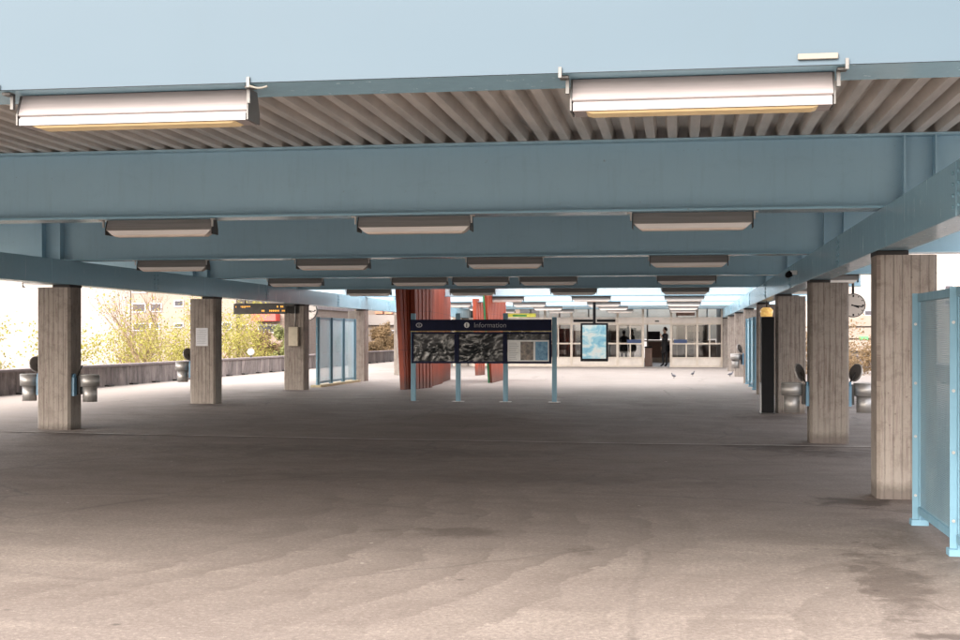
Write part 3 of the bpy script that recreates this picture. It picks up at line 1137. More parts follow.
# ------------------------------------------------------------------ black totem and amber wall lamp
ty = 26.3
tx = X(767.5, ty)
tz = floor_z(tx, ty)
o = empty("ticket_totem", (tx, ty, tz), "tall narrow black cabinet with a pale edge beside the right columns", "totem")
mb = MB()
mb.box(-0.11, 0.13, 0, 0.45, 0.03, HZ(317, tx, ty) - tz, 0.01)
mb.build("body", M["black"], o)
mb = MB()
mb.box(-0.135, -0.112, 0.03, 0.42, 0.02, 0.62, 0.004)
mb.build("side_panel", M["paper"], o)
mb = MB()
mb.box(-0.12, 0.14, -0.01, 0.46, 0, 0.029)
mb.build("plinth", M["dark_metal"], o)
ly = ROWQ[3] + 0.25
lx = X(766, 32.4)
o = empty("wall_lamp", (lx, 32.2, HZ(312, lx, 32.2)), "amber glass wall lamp glowing above the black cabinet", "lamp")
mb = MB()
mb.tube((0, 0, -0.11), (0, 0, 0.05), 0.14, 0.155, n=20)
mb.tube((0, 0, 0.05), (0, 0, 0.11), 0.155, 0.09, n=20)
mb.build("shade", M["lamp_glass"], o)
mb = MB()
mb.tube((0, 0, 0.112), (0, 0, GB - HZ(312, lx, 32.2) + 0.1), 0.018, n=8)
mb.build("stem", M["dark_metal"], o)

# cctv dome on girder
def dome(x, y, z, lab):
    o = empty("security_camera", (x, y, z), lab, "camera")
    mb = MB()
    mb.box(-0.11, 0, -0.05, 0.05, -0.02, 0.05, 0.008)
    mb.build("mount", M["white"], o)
    mb = MB()
    mb.tube((-0.10, 0, 0.005), (-0.16, -0.02, -0.03), 0.055, 0.05, n=14)
    mb.tube((-0.16, -0.02, -0.03), (-0.185, -0.03, -0.045), 0.05, 0.022, n=14)
    mb.build("lens_housing", M["black"], o)
    return o


dome(XIN_R - 0.002, 22.0, 2.63, "small dark security camera fixed to the right girder")


# ------------------------------------------------------------------ information board
iy = 28.6
ixl, ixr = X(412.5, iy), X(554, iy)
iz = floor_z((ixl + ixr) / 2, iy)
board = empty("information_board", (ixl, iy, iz), "navy information board with three display cases on blue posts", "information board")
w = ixr - ixl
zt = HZ(319.5, ixl + w / 2, iy) - iz
zh = HZ(331.5, ixl + w / 2, iy) - iz
zb = HZ(363.5, ixl + w / 2, iy) - iz
pxs = [0, w * (458 - 412.5) / 141.5, w * (505.5 - 412.5) / 141.5, w]
for k, xx in enumerate(pxs):
    mb = MB()
    ptop = zt + (0.14 if k < 3 else 0.05)
    mb.box(xx - 0.05, xx + 0.05, 0.05, 0.15, 0.012, ptop, 0.006)
    p = mb.build("post", M["blue_screen"], board)
    mb = MB()
    mb.box(xx - 0.13, xx + 0.13, 0.0, 0.2, 0, 0.012)
    mb.build("base_plate", M["steel"], p)
mb = MB()
mb.box(-0.05, w - 0.055, -0.02, 0.045, zh + 0.015, zt, 0.006)
hd = mb.build("header_panel", M["navy"], board)
mb = MB()
mb.box(-0.05, w - 0.055, -0.022, 0.04, zh - 0.005, zh + 0.013)
mb.build("stripe", M["gold"], board)
zm = (zh + zt) / 2 + 0.01
# logo: two rings
mb = MB()
cx = 0.155
for t in range(24):
    a, c_ = 2 * math.pi * t / 24, 2 * math.pi * (t + 1) / 24
    mb.quad([(cx + 0.075 * math.cos(a), -0.0235, zm + 0.055 * math.sin(a)), (cx + 0.075 * math.cos(c_), -0.0235, zm + 0.055 * math.sin(c_)),
             (cx + 0.048 * math.cos(c_), -0.0235, zm + 0.03 * math.sin(c_)), (cx + 0.048 * math.cos(a), -0.0235, zm + 0.03 * math.sin(a))])
mb.box(cx - 0.014, cx + 0.014, -0.025, -0.0225, zm - 0.014, zm + 0.014)
mb.build("logo", M["grey_print"], hd)
mb = MB()
cx = w * (467.5 - 412.5) / 141.5
mb.tube((cx, -0.0235, zm), (cx, -0.0215, zm), 0.062, n=24)
ic = mb.build("information_symbol", M["white"], hd)
text_mesh("symbol_letter", "i", 0.13, M["navy"], ic, (cx - 0.016, -0.0245, zm - 0.005), bold=0.004)
text_mesh("lettering", "Information", 0.155, M["grey_print"], hd, (w * (474.5 - 412.5) / 141.5, -0.0235, zm - 0.005))
# three cases
cases = [(413.5, 455), (459.5, 503.5), (507.5, 549.5)]
for k, (a, c_) in enumerate(cases):
    x0 = w * (a - 412.5) / 141.5
    x1 = w * (c_ - 412.5) / 141.5
    fz0, fz1 = zb, zh - 0.01
    mb = MB()
    t = 0.045
    mb.box(x0 - t, x1 + t, -0.02, 0.04, fz1 - t, fz1, 0.003)
    mb.box(x0 - t, x1 + t, -0.02, 0.04, fz0, fz0 + t, 0.003)
    mb.box(x0 - t, x0, -0.0195, 0.039, fz0 + t + .001, fz1 - t - .001)
    mb.box(x1, x1 + t - 0.002, -0.0195, 0.039, fz0 + t + .001, fz1 - t - .001)
    mb.box(x0, x1, 0.03, 0.038, fz0 + t + .001, fz1 - t - .001)
    cs = mb.build("display_case", M["navy"], board)
    if k < 2:
        mb = MB()
        nx, nz = 40, 28
        g = {}
        for j in range(nz + 1):
            for i_ in range(nx + 1):
                u_, v_ = i_ / nx, j / nz
                e_ = min(u_, 1 - u_, v_, 1 - v_) * 4
                e_ = min(1, e_)
                p = Vector((u_ * 3 + k * 9, v_ * 2.1, 0))
                rad = math.atan2(v_ - 0.5, u_ - 0.5)
                hgt = 0.016 * (1 - abs(noise.noise(p * 1.7)) * 3) * e_ + 0.012 * abs(math.sin(rad * 5 + k + 2 * noise.noise(p))) * (1 - e_ * 0.5)
                g[i_, j] = mb.bm.verts.new((x0 + (x1 - x0) * u_, 0.012 - hgt, fz0 + t + (fz1 - fz0 - 2 * t) * v_))
        for j in range(nz):
            for i_ in range(nx):
                mb.bm.faces.new((g[i_, j], g[i_ + 1, j], g[i_ + 1, j + 1], g[i_, j + 1]))
        mb.build("crumpled_film", M["film"], cs)
    else:
        H = fz1 - fz0 - 2 * t
        mb = MB()
        mb.box(x0 + 0.01, x1 - 0.01, 0.012, 0.02, fz0 + t + 0.005, fz0 + t + H * 0.78)
        ps = mb.build("poster", M["white"], cs)
        W3 = x1 - x0
        mb = MB()
        mb.box(x0 + W3 * 0.32, x0 + W3 * 0.62, 0.008, 0.0115, fz0 + t + 0.03, fz0 + t + H * 0.72)
        mb.build("photograph", M["photo_print"], ps)
        mb = MB()
        mb.box(x0 + W3 * 0.67, x0 + W3 * 0.96, 0.008, 0.0115, fz0 + t + 0.03, fz0 + t + H * 0.72)
        mb.build("blue_notice", M["blue_print"], ps)
        mb = MB()
        for q in range(11):
            zz = fz0 + t + 0.05 + q * H * 0.058
            mb.box(x0 + W3 * 0.05, x0 + W3 * (0.20 + 0.08 * random.random()), 0.009, 0.0115, zz, zz + 0.008)
        mb.build("printed_lines", M["grey_print"], ps)
        mb = MB()
        g = {}
        for j in range(9):
            for i_ in range(31):
                u_, v_ = i_ / 30, j / 8
                hgt = 0.02 * abs(noise.noise(Vector((u_ * 9, v_ * 3, 5)))) + 0.008 * math.sin(u_ * 30)
                g[i_, j] = mb.bm.verts.new((x0 + W3 * u_, 0.01 - hgt, fz0 + t + H * (0.80 + 0.2 * v_)))
        for j in range(8):
            for i_ in range(30):
                mb.bm.faces.new((g[i_, j], g[i_ + 1, j], g[i_ + 1, j + 1], g[i_, j + 1]))
        mb.build("crumpled_film", M["film"], cs)

# ------------------------------------------------------------------ red stair enclosure walls
def red_wall(name_label, segs, ztop):
    """segs: list of panels ((x0,y0),(x1,y1), lean of near edge)"""
    (x0, y0) = segs[0][0]
    root = empty("ribbed_screen_wall", (x0, y0, floor_z(x0, y0)), name_label, "screen wall", "red ribbed walls around the stairs")
    for (a, c_, lean) in segs:
        a, c_ = Vector((a[0], a[1], 0)), Vector((c_[0], c_[1], 0))
        d = c_ - a
        n = max(4, int(d.length / 0.24))
        dn = d.normalized()
        nr = Vector((dn.y, -dn.x, 0))
        mb = MB()
        for k in range(n):
            t0, t1 = k / n, (k + 0.74) / n
            for (s0, s1, off) in ((t0, t1, 0.06), (t1, (k + 1) / n, 0.0)):
                lo0 = a + d * s0
                lo1 = a + d * s1
                hi0 = lo0 - Vector((lean * (1 - s0), 0, 0))
                hi1 = lo1 - Vector((lean * (1 - s1), 0, 0))
                zl = floor_z(lo0.x, lo0.y) - 0.02 - root.location.z
                zt_ = ztop - root.location.z
                P = []
                for (q_, zz) in ((lo0, zl), (lo1, zl), (hi1, zt_), (hi0, zt_)):
                    P.append((q_ - root.location + nr * off * 1.25) * 1.0)
                    P[-1].z = zz
                Q = []
                for (q_, zz) in ((lo0, zl), (lo1, zl), (hi1, zt_), (hi0, zt_)):
                    Q.append(q_ - root.location - nr * 0.05)
                    Q[-1].z = zz
                va = [mb.bm.verts.new(p) for p in P]
                vb = [mb.bm.verts.new(p) for p in Q]
                mb.bm.faces.new(va)
                mb.bm.faces.new(vb[::-1])
                for e_ in range(4):
                    mb.bm.faces.new((va[e_], vb[e_], vb[(e_ + 1) % 4], va[(e_ + 1) % 4]))
        mb.build("ribbed_panel", M["red"], root)
    return root


r1 = red_wall("long dark red ribbed wall left of the information board", [
    ((X(402, 33.9), 33.9), (X(412, 34.6), 34.6), 0.16),
    ((X(414, 34.3), 34.3), (X(431, 35.6), 35.6), 0.06),
    ((X(431, 36.4), 36.4), (X(440.5, 38.6), 38.6), 0.03),
    ((X(439, 39.0), 39.0), (X(448.5, 42.0), 42.0), 0.0)], 3.3)
y0 = 39.2
r2 = red_wall("red ribbed wall with green edge behind the board", [((X(490, y0), y0), (X(504, 42.6), 42.6), 0.2)], 3.3)
mb = MB()
ex = X(490, y0)
zl = -0.02
v0 = [(-0.05, -0.06, zl), (0.0, -0.06, zl), (0.0, -0.005, zl), (-0.05, -0.005, zl)]
v1 = [(p[0] - 0.2, p[1], 3.3 - floor_z(ex, y0)) for p in v0]
a = [mb.bm.verts.new(p) for p in v0]
c_ = [mb.bm.verts.new(p) for p in v1]
for i in range(4):
    mb.bm.faces.new((a[i], a[(i + 1) % 4], c_[(i + 1) % 4], c_[i]))
mb.bm.faces.new(a)
mb.bm.faces.new(c_[::-1])
mb.build("edge_post", M["green_paint"], r2)
r3 = red_wall("narrow far red ribbed wall seen between the larger red walls", [((X(476.5, 46.5), 46.5), (X(483.5, 47.6), 47.6), 0.1)], 2.95)

# ------------------------------------------------------------------ hanging advert screen
ay = 45.5
axl, axr = X(580.5, ay), X(608, ay)
ac = (axl + axr) / 2
o = empty("advert_screen", (ac, ay, 0), "lit portrait advert screen with black frame hanging on a pole", "screen")
hw = (axr - axl) / 2
z0, z1 = HZ(361.5, ac, ay), HZ(323, ac, ay)
mb = MB()
mb.box(-hw, hw, 0, 0.14, z0, z1, 0.012)
mb.build("housing", M["black"], o)
mb = MB()
mb.box(-hw + 0.07, hw - 0.07, -0.004, -0.001, z0 + 0.10, z1 - 0.07)
mb.build("display", M["advert"], o)
mb = MB()
mb.box(-0.05, 0.05, 0.03, 0.12, z1, 2.86)
mb.box(-0.07, 0.07, 0.02, 0.13, 2.86, 3.6)
mb.box(-0.09, 0.07, 0.125, 1.45, 2.86, 2.95)
mb.build("hanger", M["black"], o)


# ------------------------------------------------------------------ departure display
def led_block(mb, x0, x1, z, h, yf, seed):
    rnd = random.Random(seed)
    x = x0
    while x < x1 - 0.03:
        wd = rnd.choice((0.018, 0.028, 0.035))
        if rnd.random() < 0.86:
            mb.box(x, x + wd, yf - 0.003, yf - 0.001, z + (0 if rnd.random() < .7 else h * 0.4), z + h)
        x += wd + 0.014


dy_ = 33.3
xl, xr = X(233.5, dy_), X(300, dy_)
zt, zb = HZ(303.6, xl, dy_), HZ(314, xl, dy_)
o = empty("departure_display", (xl, dy_, 0), "dark departure display with orange characters outside the left girder", "display")
mb = MB()
mb.box(0, xr - xl, 0, 0.16, zb, zt, 0.01)
mb.build("housing", M["dark_metal"], o)
mb = MB()
hh_ = zt - zb
led_block(mb, 0.06, 0.12, zb + hh_ * 0.60, hh_ * 0.16, 0, 3)
led_block(mb, 0.20, 0.50, zb + hh_ * 0.60, hh_ * 0.16, 0, 4)
led_block(mb, 1.20, 1.45, zb + hh_ * 0.62, hh_ * 0.16, 0, 5)
led_block(mb, 0.78, 0.88, zb + hh_ * 0.22, hh_ * 0.16, 0, 6)
led_block(mb, 0.95, 1.28, zb + hh_ * 0.22, hh_ * 0.16, 0, 7)
led_block(mb, 1.34, 1.46, zb + hh_ * 0.22, hh_ * 0.16, 0, 8)
mb.build("led_text", M["led"], o)
mb = MB()
for xx in (0.3, xr - xl - 0.3):
    mb.tube((xx, 0.08, zt), (xx, 0.08, BB - 0.001), 0.015, n=8)
mb.build("hanger", M["dark_metal"], o)


# ------------------------------------------------------------------ clocks
def clock(x, y, z, r, lab):
    o = empty("platform_clock", (x, y, z), lab, "clock", "round clocks hung from the canopy")
    mb = MB()
    mb.tube((0, -0.045, 0), (0, 0.075, 0), r, n=40)
    mb.build("case", M["dark_metal"], o)
    mb = MB()
    mb.tube((0, -0.049, 0), (0, -0.046, 0), r * 0.92, n=40)
    mb.build("dial", M["dial"], o)
    mb = MB()
    for k in range(12):
        t = k * math.pi / 6
        rr_ = r * (0.70 if k % 3 == 0 else 0.78)
        c = Vector((math.sin(t), 0, math.cos(t)))
        s_ = Vector((math.cos(t), 0, -math.sin(t))) * (0.010 if k % 3 else 0.016)
        p, q = c * rr_, c * r * 0.88
        mb.quad([(*((p - s_).x, -0.0505, (p - s_).z),), ((p + s_).x, -0.0505, (p + s_).z), ((q + s_).x, -0.0505, (q + s_).z), ((q - s_).x, -0.0505, (q - s_).z)])
    mb.build("hour_marks", M["black"], o)
    for ang, ln in ((R(112), 0.5), (R(98), 0.78)):
        c = Vector((math.sin(ang), 0, math.cos(ang)))
        s_ = Vector((math.cos(ang), 0, -math.sin(ang))) * 0.012
        mb = MB()
        p, q = c * -0.04, c * r * ln
        yy = -0.052 if ln < .6 else -0.0535
        mb.quad([((p - s_).x, yy, (p - s_).z), ((p + s_).x, yy, (p + s_).z), ((q + s_).x, yy, (q + s_).z), ((q - s_).x, yy, (q - s_).z)])
        mb.build("hand", M["black"], o)
    mb = MB()
    mb.tube((0, 0, r), (0, 0, BB - z - 0.002), 0.025, n=10)
    mb.box(-0.12, 0.12, -0.05, 0.05, BB - z - 0.03, BB - z - 0.003)
    mb.build("stem", M["dark_metal"], o)
    return o


cyq = BEAMQ[3]
clock(X(853, cyq), cyq, HZ(305.5, X(853, cyq), cyq), 0.24, "round white clock with dark rim seen between the right columns")
cyq = BEAMQ[5]
clock(X(307.5, cyq), cyq, HZ(310.5, X(307.5, cyq), cyq), 0.33, "round clock mostly hidden behind a left column")


# ------------------------------------------------------------------ entrance
EY = 60.4
def ex_(px):
    return X(px, EY)
EZ0 = floor_z(0, 60)
def ez(py):
    return 1.6 + (336 - py) * 0.0466
ent = empty("station_entrance", (0, EY, 0), "beige framed glass entrance front with open sliding doors", "entrance")
XE1 = ex_(722)
XE0 = -9.8
zs = dict(base=EZ0, kick=ez(357.5), mid=ez(343.5), head=ez(324.8), fas=ez(317.5), tra=ez(309.5), top=3.54)
bays = [ex_(p) for p in (722, 697.2, 671, 643, 617.5, 571.5, 545)]
x = bays[-1]
while x > XE0 + 1.2:
    x -= 2.15
    bays.append(x)
door_bay = 2   # 671..643 open
for k in range(len(bays) - 1):
    xb, xa = bays[k], bays[k + 1]
    mb = MB()
    mb.box(xb - 0.05, xb + 0.05, -0.05, 0.07, zs["base"], zs["top"])
    if k == len(bays) - 2:
        mb.box(xa - 0.05, xa + 0.05, -0.05, 0.07, zs["base"], zs["top"])
    mb.build("mullion", M["beige"], ent)
    x0, x1 = xa + 0.051, xb - 0.051
    # top
    f = MB()
    f.box(x0, x1, -0.03, 0.05, zs["tra"], zs["tra"] + 0.07)
    f.box(x0, x1, -0.04, 0.06, zs["head"], zs["head"] + 0.07)
    if k != door_bay:
        f.box(x0, x1, -0.04, 0.06, zs["mid"] - 0.035, zs["mid"] + 0.035)
        f.box(x0, x1, -0.04, 0.06, zs["kick"] - 0.03, zs["kick"] + 0.03)
        f.box(x0, x1, -0.035, 0.05, zs["base"] + 0.0, zs["base"] + 0.08)
        xm = (x0 + x1) / 2 + (0.0 if k not in (1,) else 0.1)
        if x1 - x0 > 1.0:
            f.box(xm - 0.03, xm + 0.03, -0.038, 0.055, zs["kick"] + 0.031, zs["mid"] - 0.036)
            f.box(xm - 0.03, xm + 0.03, -0.038, 0.055, zs["mid"] + 0.036, zs["head"] - 0.001)
    fr_ = f.build("window_frame", M["beige"], ent)
    if k != door_bay:
        mb = MB()
        mb.quad([(x0, 0.01, zs["kick"] + .03), (x1, 0.01, zs["kick"] + .03), (x1, 0.01, zs["head"]), (x0, 0.01, zs["head"])])
        mb.build("pane", M["glass"], fr_)
        mb = MB()
        mb.box(x0, x1, -0.01, 0.03, zs["base"] + 0.081, zs["kick"] - 0.031)
        mb.build("kick_panel", M["beige_panel"], fr_)
    mb = MB()
    mb.quad([(x0, 0.01, zs["fas"]), (x1, 0.01, zs["fas"]), (x1, 0.01, zs["tra"]), (x0, 0.01, zs["tra"])])
    mb.build("transom_pane", M["glass"], fr_)
    mb = MB()
    mb.quad([(x0, 0.01, zs["tra"] + .07), (x1, 0.01, zs["tra"] + .07), (x1, 0.01, zs["top"]), (x0, 0.01, zs["top"])])
    mb.build("top_pane", M["glass"], fr_)
    mb = MB()
    mb.box(x0, x1, -0.06 if 1 <= k <= 3 else -0.045, 0.05, zs["head"] + 0.071, zs["fas"] - 0.001)
    mb.build("fascia_panel", M["beige_panel"], fr_)
# door leaves stacked beside the opening
for (xa, xb) in ((bays[3] - 0.02, bays[3] - 1.15), (bays[2] + 0.02, bays[2] + 1.1)):
    x0, x1 = min(xa, xb), max(xa, xb)
    f = MB()
    for (a, c_) in ((x0, x0 + 0.06), (x1 - 0.06, x1)):
        f.box(a, c_, 0.09, 0.13, zs["base"] + 0.01, zs["head"])
    f.box(x0 + 0.061, x1 - 0.061, 0.09, 0.13, zs["head"] - 0.06, zs["head"])
    f.box(x0 + 0.061, x1 - 0.061, 0.09, 0.13, zs["base"] + 0.01, zs["base"] + 0.2)
    d_ = f.build("door", M["beige"], ent)
    mb = MB()
    mb.quad([(x0 + .06, 0.11, zs["base"] + .2), (x1 - .06, 0.11, zs["base"] + .2), (x1 - .06, 0.11, zs["head"] - .06), (x0 + .06, 0.11, zs["head"] - .06)])
    mb.build("pane", M["glass"], d_)
mb = MB()
mb.box(ex_(627), ex_(641), -0.044, -0.041, ez(343), ez(339.5))
mb.build("sticker", M["sticker"], ent)
mb = MB()
mb.box(ex_(674), ex_(687), -0.044, -0.041, ez(343), ez(339.5))
mb.build("sticker", M["sticker"], ent)
mb = MB()
mb.box(ex_(655), ex_(659), -0.075, -0.061, ez(322), ez(320.8))
mb.build("sensor", M["black"], ent)
mb = MB()
mb.box(ex_(676), ex_(695), -0.075, -0.055, ez(316), ez(312.8))
mb.build("sign_board", M["brown_board"], ent)
for (a, c_) in ((573.5, 593), (597, 615.5)):
    mb = MB()
    mb.box(ex_(a), ex_(c_), -0.12, -0.061, ez(322), ez(319.6))
    mb.build("dark_sign", M["black"], ent)
mb = MB()
mb.box(ex_(508), ex_(536), -0.12, -0.061, ez(317), ez(313.5))
ys_ = mb.build("yellow_sign", M["yellow_sign"], ent)
mb = MB()
mb.box(ex_(513), ex_(527), -0.125, -0.121, ez(316.5), ez(314.8))
mb.build("green_mark", M["green_sign"], ys_)

# entrance hall shell
hall = empty("entrance_hall", (0, 61, 0), "station hall room seen through the glass entrance front", "hall")
mb = MB()
mb.box(XE1 + 0.06, XE1 + 0.3, -0.4, 10.8, EZ0, 3.54)
mb.build("side_wall", M["hall_wall"], hall)
mb = MB()
mb.box(XE0 - 0.3, XE0 - 0.06, -0.4, 10.8, EZ0, 3.54)
mb.build("side_wall", M["hall_wall"], hall)
x = XE0
k = 0
while x < XE1 - 0.1:
    x2 = min(x + 1.6, XE1)
    mb = MB()
    mb.box(x, x + 0.08, 10.4, 10.5, EZ0, 3.54)
    mb.box(x + .081, x2, 10.4, 10.5, EZ0, EZ0 + 0.25)
    mb.box(x + .081, x2, 10.41, 10.49, 1.3, 1.37)
    mb.box(x + .081, x2, 10.41, 10.49, 2.35, 2.45)
    wf = mb.build("rear_window", M["beige"], hall)
    if k % 7 != 4:
        mb = MB()
        mb.box(x + .081, x2, 10.43, 10.47, EZ0 + 0.251, 1.299 if k % 3 else 2.2)
        mb.build("infill_panel", M["brown_board"] if k % 2 else M["hall_wall"], wf)
    x = x2
    k += 1
tag(MB().box(XE0, XE1, 60.45, 71.5, EZ0 + 0.002, EZ0 + 0.006).build("hall_floor", M["int_floor"]), kind="structure")

# things inside the hall
def kiosk(x, y, w, d, h, mat, lab, name="ticket_machine"):
    o = empty(name, (x, y, EZ0 + 0.006), lab, "machine")
    mb = MB()
    mb.box(-w / 2, w / 2, 0, d, 0.04, h, 0.02)
    mb.build("cabinet", mat, o)
    mb = MB()
    mb.box(-w * 0.32, w * 0.32, -0.012, -0.001, h * 0.62, h * 0.86)
    mb.build("screen", M["far_window"], o)
    mb = MB()
    mb.box(-w * 0.3, w * 0.3, -0.01, -0.001, h * 0.28, h * 0.40)
    mb.build("tray", M["steel"], o)
    return o


kiosk(X(694, 66), 66, 0.9, 0.6, 1.9, M["beige_panel"], "beige machine behind the right glass pane")
kiosk(X(602, 65), 65, 0.8, 0.6, 1.6, M["cloth_grey"], "dark machine behind the glass beside the hanging screen")
kiosk(X(583, 67), 67, 1.0, 0.6, 1.7, M["brown_board"], "brown machine at the left inside the hall")
kiosk(X(562, 66), 66, 0.7, 0.6, 1.8, M["cloth_grey"], "grey machine far left inside the hall")
# counter & shelf
o = empty("service_counter", (X(706, 64), 64, EZ0 + 0.006), "dark counter behind the rightmost glass pane", "counter")
mb = MB()
mb.box(-0.5, 0.5, 0, 0.5, 0, 0.95)
mb.build("cabinet", M["brown_board"], o)
mb = MB()
mb.box(-0.55, 0.55, -0.04, 0.54, 0.951, 0.99)
mb.build("worktop", M["beige"], o)
# waste bin in the doorway
o = empty("waste_bin", (X(648.5, 61.6), 61.6, EZ0 + 0.006), "dark square waste bin standing just inside the open door", "waste bin")
mb = MB()
mb.box(-0.17, 0.17, -0.15, 0.15, 0, 0.86, 0.015)
mb.build("body", M["brown_board"], o)
mb = MB()
mb.box(-0.185, 0.185, -0.165, 0.165, 0.861, 0.93, 0.02)
mb.build("lid", M["black"], o)
o = empty("wall_screen", (X(654, 71), 71.2, ez(336)), "black screen on the rear glazing seen through the open door", "screen")
mb = MB()
mb.box(-0.32, 0.32, 0.0, 0.08, -0.2, 0.25, 0.01)
mb.build("housing", M["black"], o)
mb = MB()
mb.box(-0.29, 0.29, -0.004, -0.001, -0.17, 0.22)
mb.build("display", M["far_window"], o)


# ------------------------------------------------------------------ people
def person(x, y, z, rz, lab, coat, trousers, arm_up=False, scale=1.0, bag=True):
    root = empty("person", (x, y, z), lab, "person", None, rz)
    bm = bmesh.new()
    P = {}

    def v(n, p, r):
        P[n] = (bm.verts.new(p), r)

    v("pel", (0, 0, 0.95), (0.165, 0.12))
    v("wst", (0, 0.01, 1.10), (0.145, 0.105))
    v("chs", (0, 0.0, 1.30), (0.18, 0.12))
    v("shc", (0, 0.01, 1.43), (0.13, 0.10))
    v("nek", (0, 0.0, 1.51), (0.055, 0.055))
    v("jaw", (0, -0.02, 1.58), (0.07, 0.075))
    v("hed", (0, -0.01, 1.67), (0.078, 0.095))
    v("crn", (0, 0.0, 1.74), (0.055, 0.07))
    for s, n in ((-1, "l"), (1, "r")):
        v("hip" + n, (s * 0.095, 0, 0.86), (0.095, 0.10))
        v("kne" + n, (s * 0.105, -0.015 + 0.03 * s, 0.49), (0.062, 0.065))
        v("ank" + n, (s * 0.11, 0.03 * s, 0.09), (0.042, 0.045))
        v("toe" + n, (s * 0.125, -0.14 + 0.03 * s, 0.035), (0.042, 0.030))
        v("sho" + n, (s * 0.185, 0.01, 1.41), (0.062, 0.062))
        if arm_up and s == 1:
            v("elb" + n, (s * 0.25, -0.10, 1.17), (0.044, 0.044))
            v("wri" + n, (s * 0.12, -0.24, 1.36), (0.030, 0.028))
            v("pal" + n, (s * 0.09, -0.27, 1.43), (0.036, 0.020))
            v("fin" + n, (s * 0.07, -0.26, 1.50), (0.022, 0.014))
        else:
            v("elb" + n, (s * 0.25, 0.03, 1.14), (0.044, 0.044))
            v("wri" + n, (s * 0.25, -0.05, 0.90), (0.030, 0.028))
            v("pal" + n, (s * 0.245, -0.06, 0.82), (0.022, 0.038))
            v("fin" + n, (s * 0.24, -0.065, 0.74), (0.012, 0.025))
    bm.verts.ensure_lookup_table()
    for a, b_ in (("pel", "wst"), ("wst", "chs"), ("chs", "shc"), ("shc", "nek"), ("nek", "jaw"), ("jaw", "hed"), ("hed", "crn")):
        bm.edges.new((P[a][0], P[b_][0]))
    for n in "lr":
        for a, b_ in (("pel", "hip" + n), ("hip" + n, "kne" + n), ("kne" + n, "ank" + n), ("ank" + n, "toe" + n), ("shc", "sho" + n), ("sho" + n, "elb" + n), ("elb" + n, "wri" + n), ("wri" + n, "pal" + n), ("pal" + n, "fin" + n)):
            bm.edges.new((P[a][0], P[b_][0]))
    bm.verts.index_update()
    order = {v_.index: r_ for v_, r_ in P.values()}
    root_i = P["pel"][0].index
    me = bpy.data.meshes.new("body")
    bm.to_mesh(me)
    bm.free()
    o = bpy.data.objects.new("body", me)
    COL.objects.link(o)
    md = o.modifiers.new("skin", "SKIN")
    sv = me.skin_vertices[0].data
    for i in range(len(sv)):
        sv[i].radius = order[i]
        sv[i].use_root = i == root_i
    o.modifiers.new("sub", "SUBSURF").levels = 2
    dg = bpy.context.evaluated_depsgraph_get()
    me2 = bpy.data.meshes.new_from_object(o.evaluated_get(dg))
    bpy.data.objects.remove(o)
    me2.materials.clear()
    for mm in (coat, trousers, M["skin"], M["black"]):
        me2.materials.append(mm)
    for p in me2.polygons:
        c = p.center
        p.use_smooth = True
        idx = 0
        if c.z < 0.11:
            idx = 3
        elif c.z < 0.72:
            idx = 1
        if c.z > 1.50 and abs(c.x) < 0.15 and c.y > -0.2:
            idx = 2
        if abs(c.x) > 0.18 and c.z < 0.90 and c.z > 0.65:
            idx = 2
        if arm_up and c.y < -0.22 and c.z > 1.3:
            idx = 2
        p.material_index = idx
    b_ = bpy.data.objects.new("body", me2)
    COL.objects.link(b_)
    b_.parent = root
    # hair
    mb = MB()
    bmesh.ops.create_uvsphere(mb.bm, u_segments=16, v_segments=12, radius=1.0)
    for vt in mb.bm.verts:
        vt.co = Vector((vt.co.x * 0.088, vt.co.y * 0.105 + 0.018, vt.co.z * 0.10 + 1.70 - (0.03 if vt.co.y > 0.2 else 0)))
    bmesh.ops.delete(mb.bm, geom=[vt for vt in mb.bm.verts if vt.co.y < -0.06 and vt.co.z < 1.73], context="VERTS")
    for f_ in mb.bm.faces:
        f_.smooth = True
    mb.build("hair", M["hair"], root)
    # face details
    mb = MB()
    for s in (-1, 1):
        mb.tube((s * 0.03, -0.103, 1.655), (s * 0.03, -0.088, 1.655), 0.008, n=8)
    mb.build("eyes", M["black"], root)
    mb = MB()
    mb.tube((0, -0.10, 1.65), (0, -0.122, 1.62), 0.006, 0.013, n=8)
    mb.build("nose", M["skin"], root)
    # coat skirt
    mb = MB()
    n = 20
    prev = None
    for (zz, rx_, ry_) in ((1.12, 0.165, 0.125), (0.95, 0.19, 0.14), (0.78, 0.20, 0.15), (0.62, 0.205, 0.155)):
        ring = [mb.bm.verts.new((rx_ * math.cos(2 * math.pi * i / n), ry_ * math.sin(2 * math.pi * i / n), zz)) for i in range(n)]
        if prev:
            for i in range(n):
                mb.bm.faces.new((prev[i], prev[(i + 1) % n], ring[(i + 1) % n], ring[i])).smooth = True
        prev = ring
    mb.build("coat", coat, root)
    if bag:
        mb = MB()
        mb.box(0.17, 0.30, -0.10, 0.16, 0.70, 0.98, 0.03)
        mb.tube((0.23, 0.03, 0.98), (0.05, 0.02, 1.45), 0.012, n=6)
        mb.build("shoulder_bag", M["black"], root)
    root.scale = (scale,) * 3
    return root


person(X(665, 61.2), 61.2, EZ0 + 0.006, R(-60), "person in a long black coat standing in the open doorway", M["cloth_black"], M["cloth_black"], True, 1.03)
person(X(624, 63.5), 63.5, EZ0 + 0.006, R(170), "person in dark clothes behind the glass left of the open door", M["cloth_black"], M["cloth_blue"], False, 0.95)
person(X(632, 65.5), 65.5, EZ0 + 0.006, R(60), "person in a grey jacket deeper inside the hall", M["cloth_grey"], M["cloth_black"], False, 0.98)


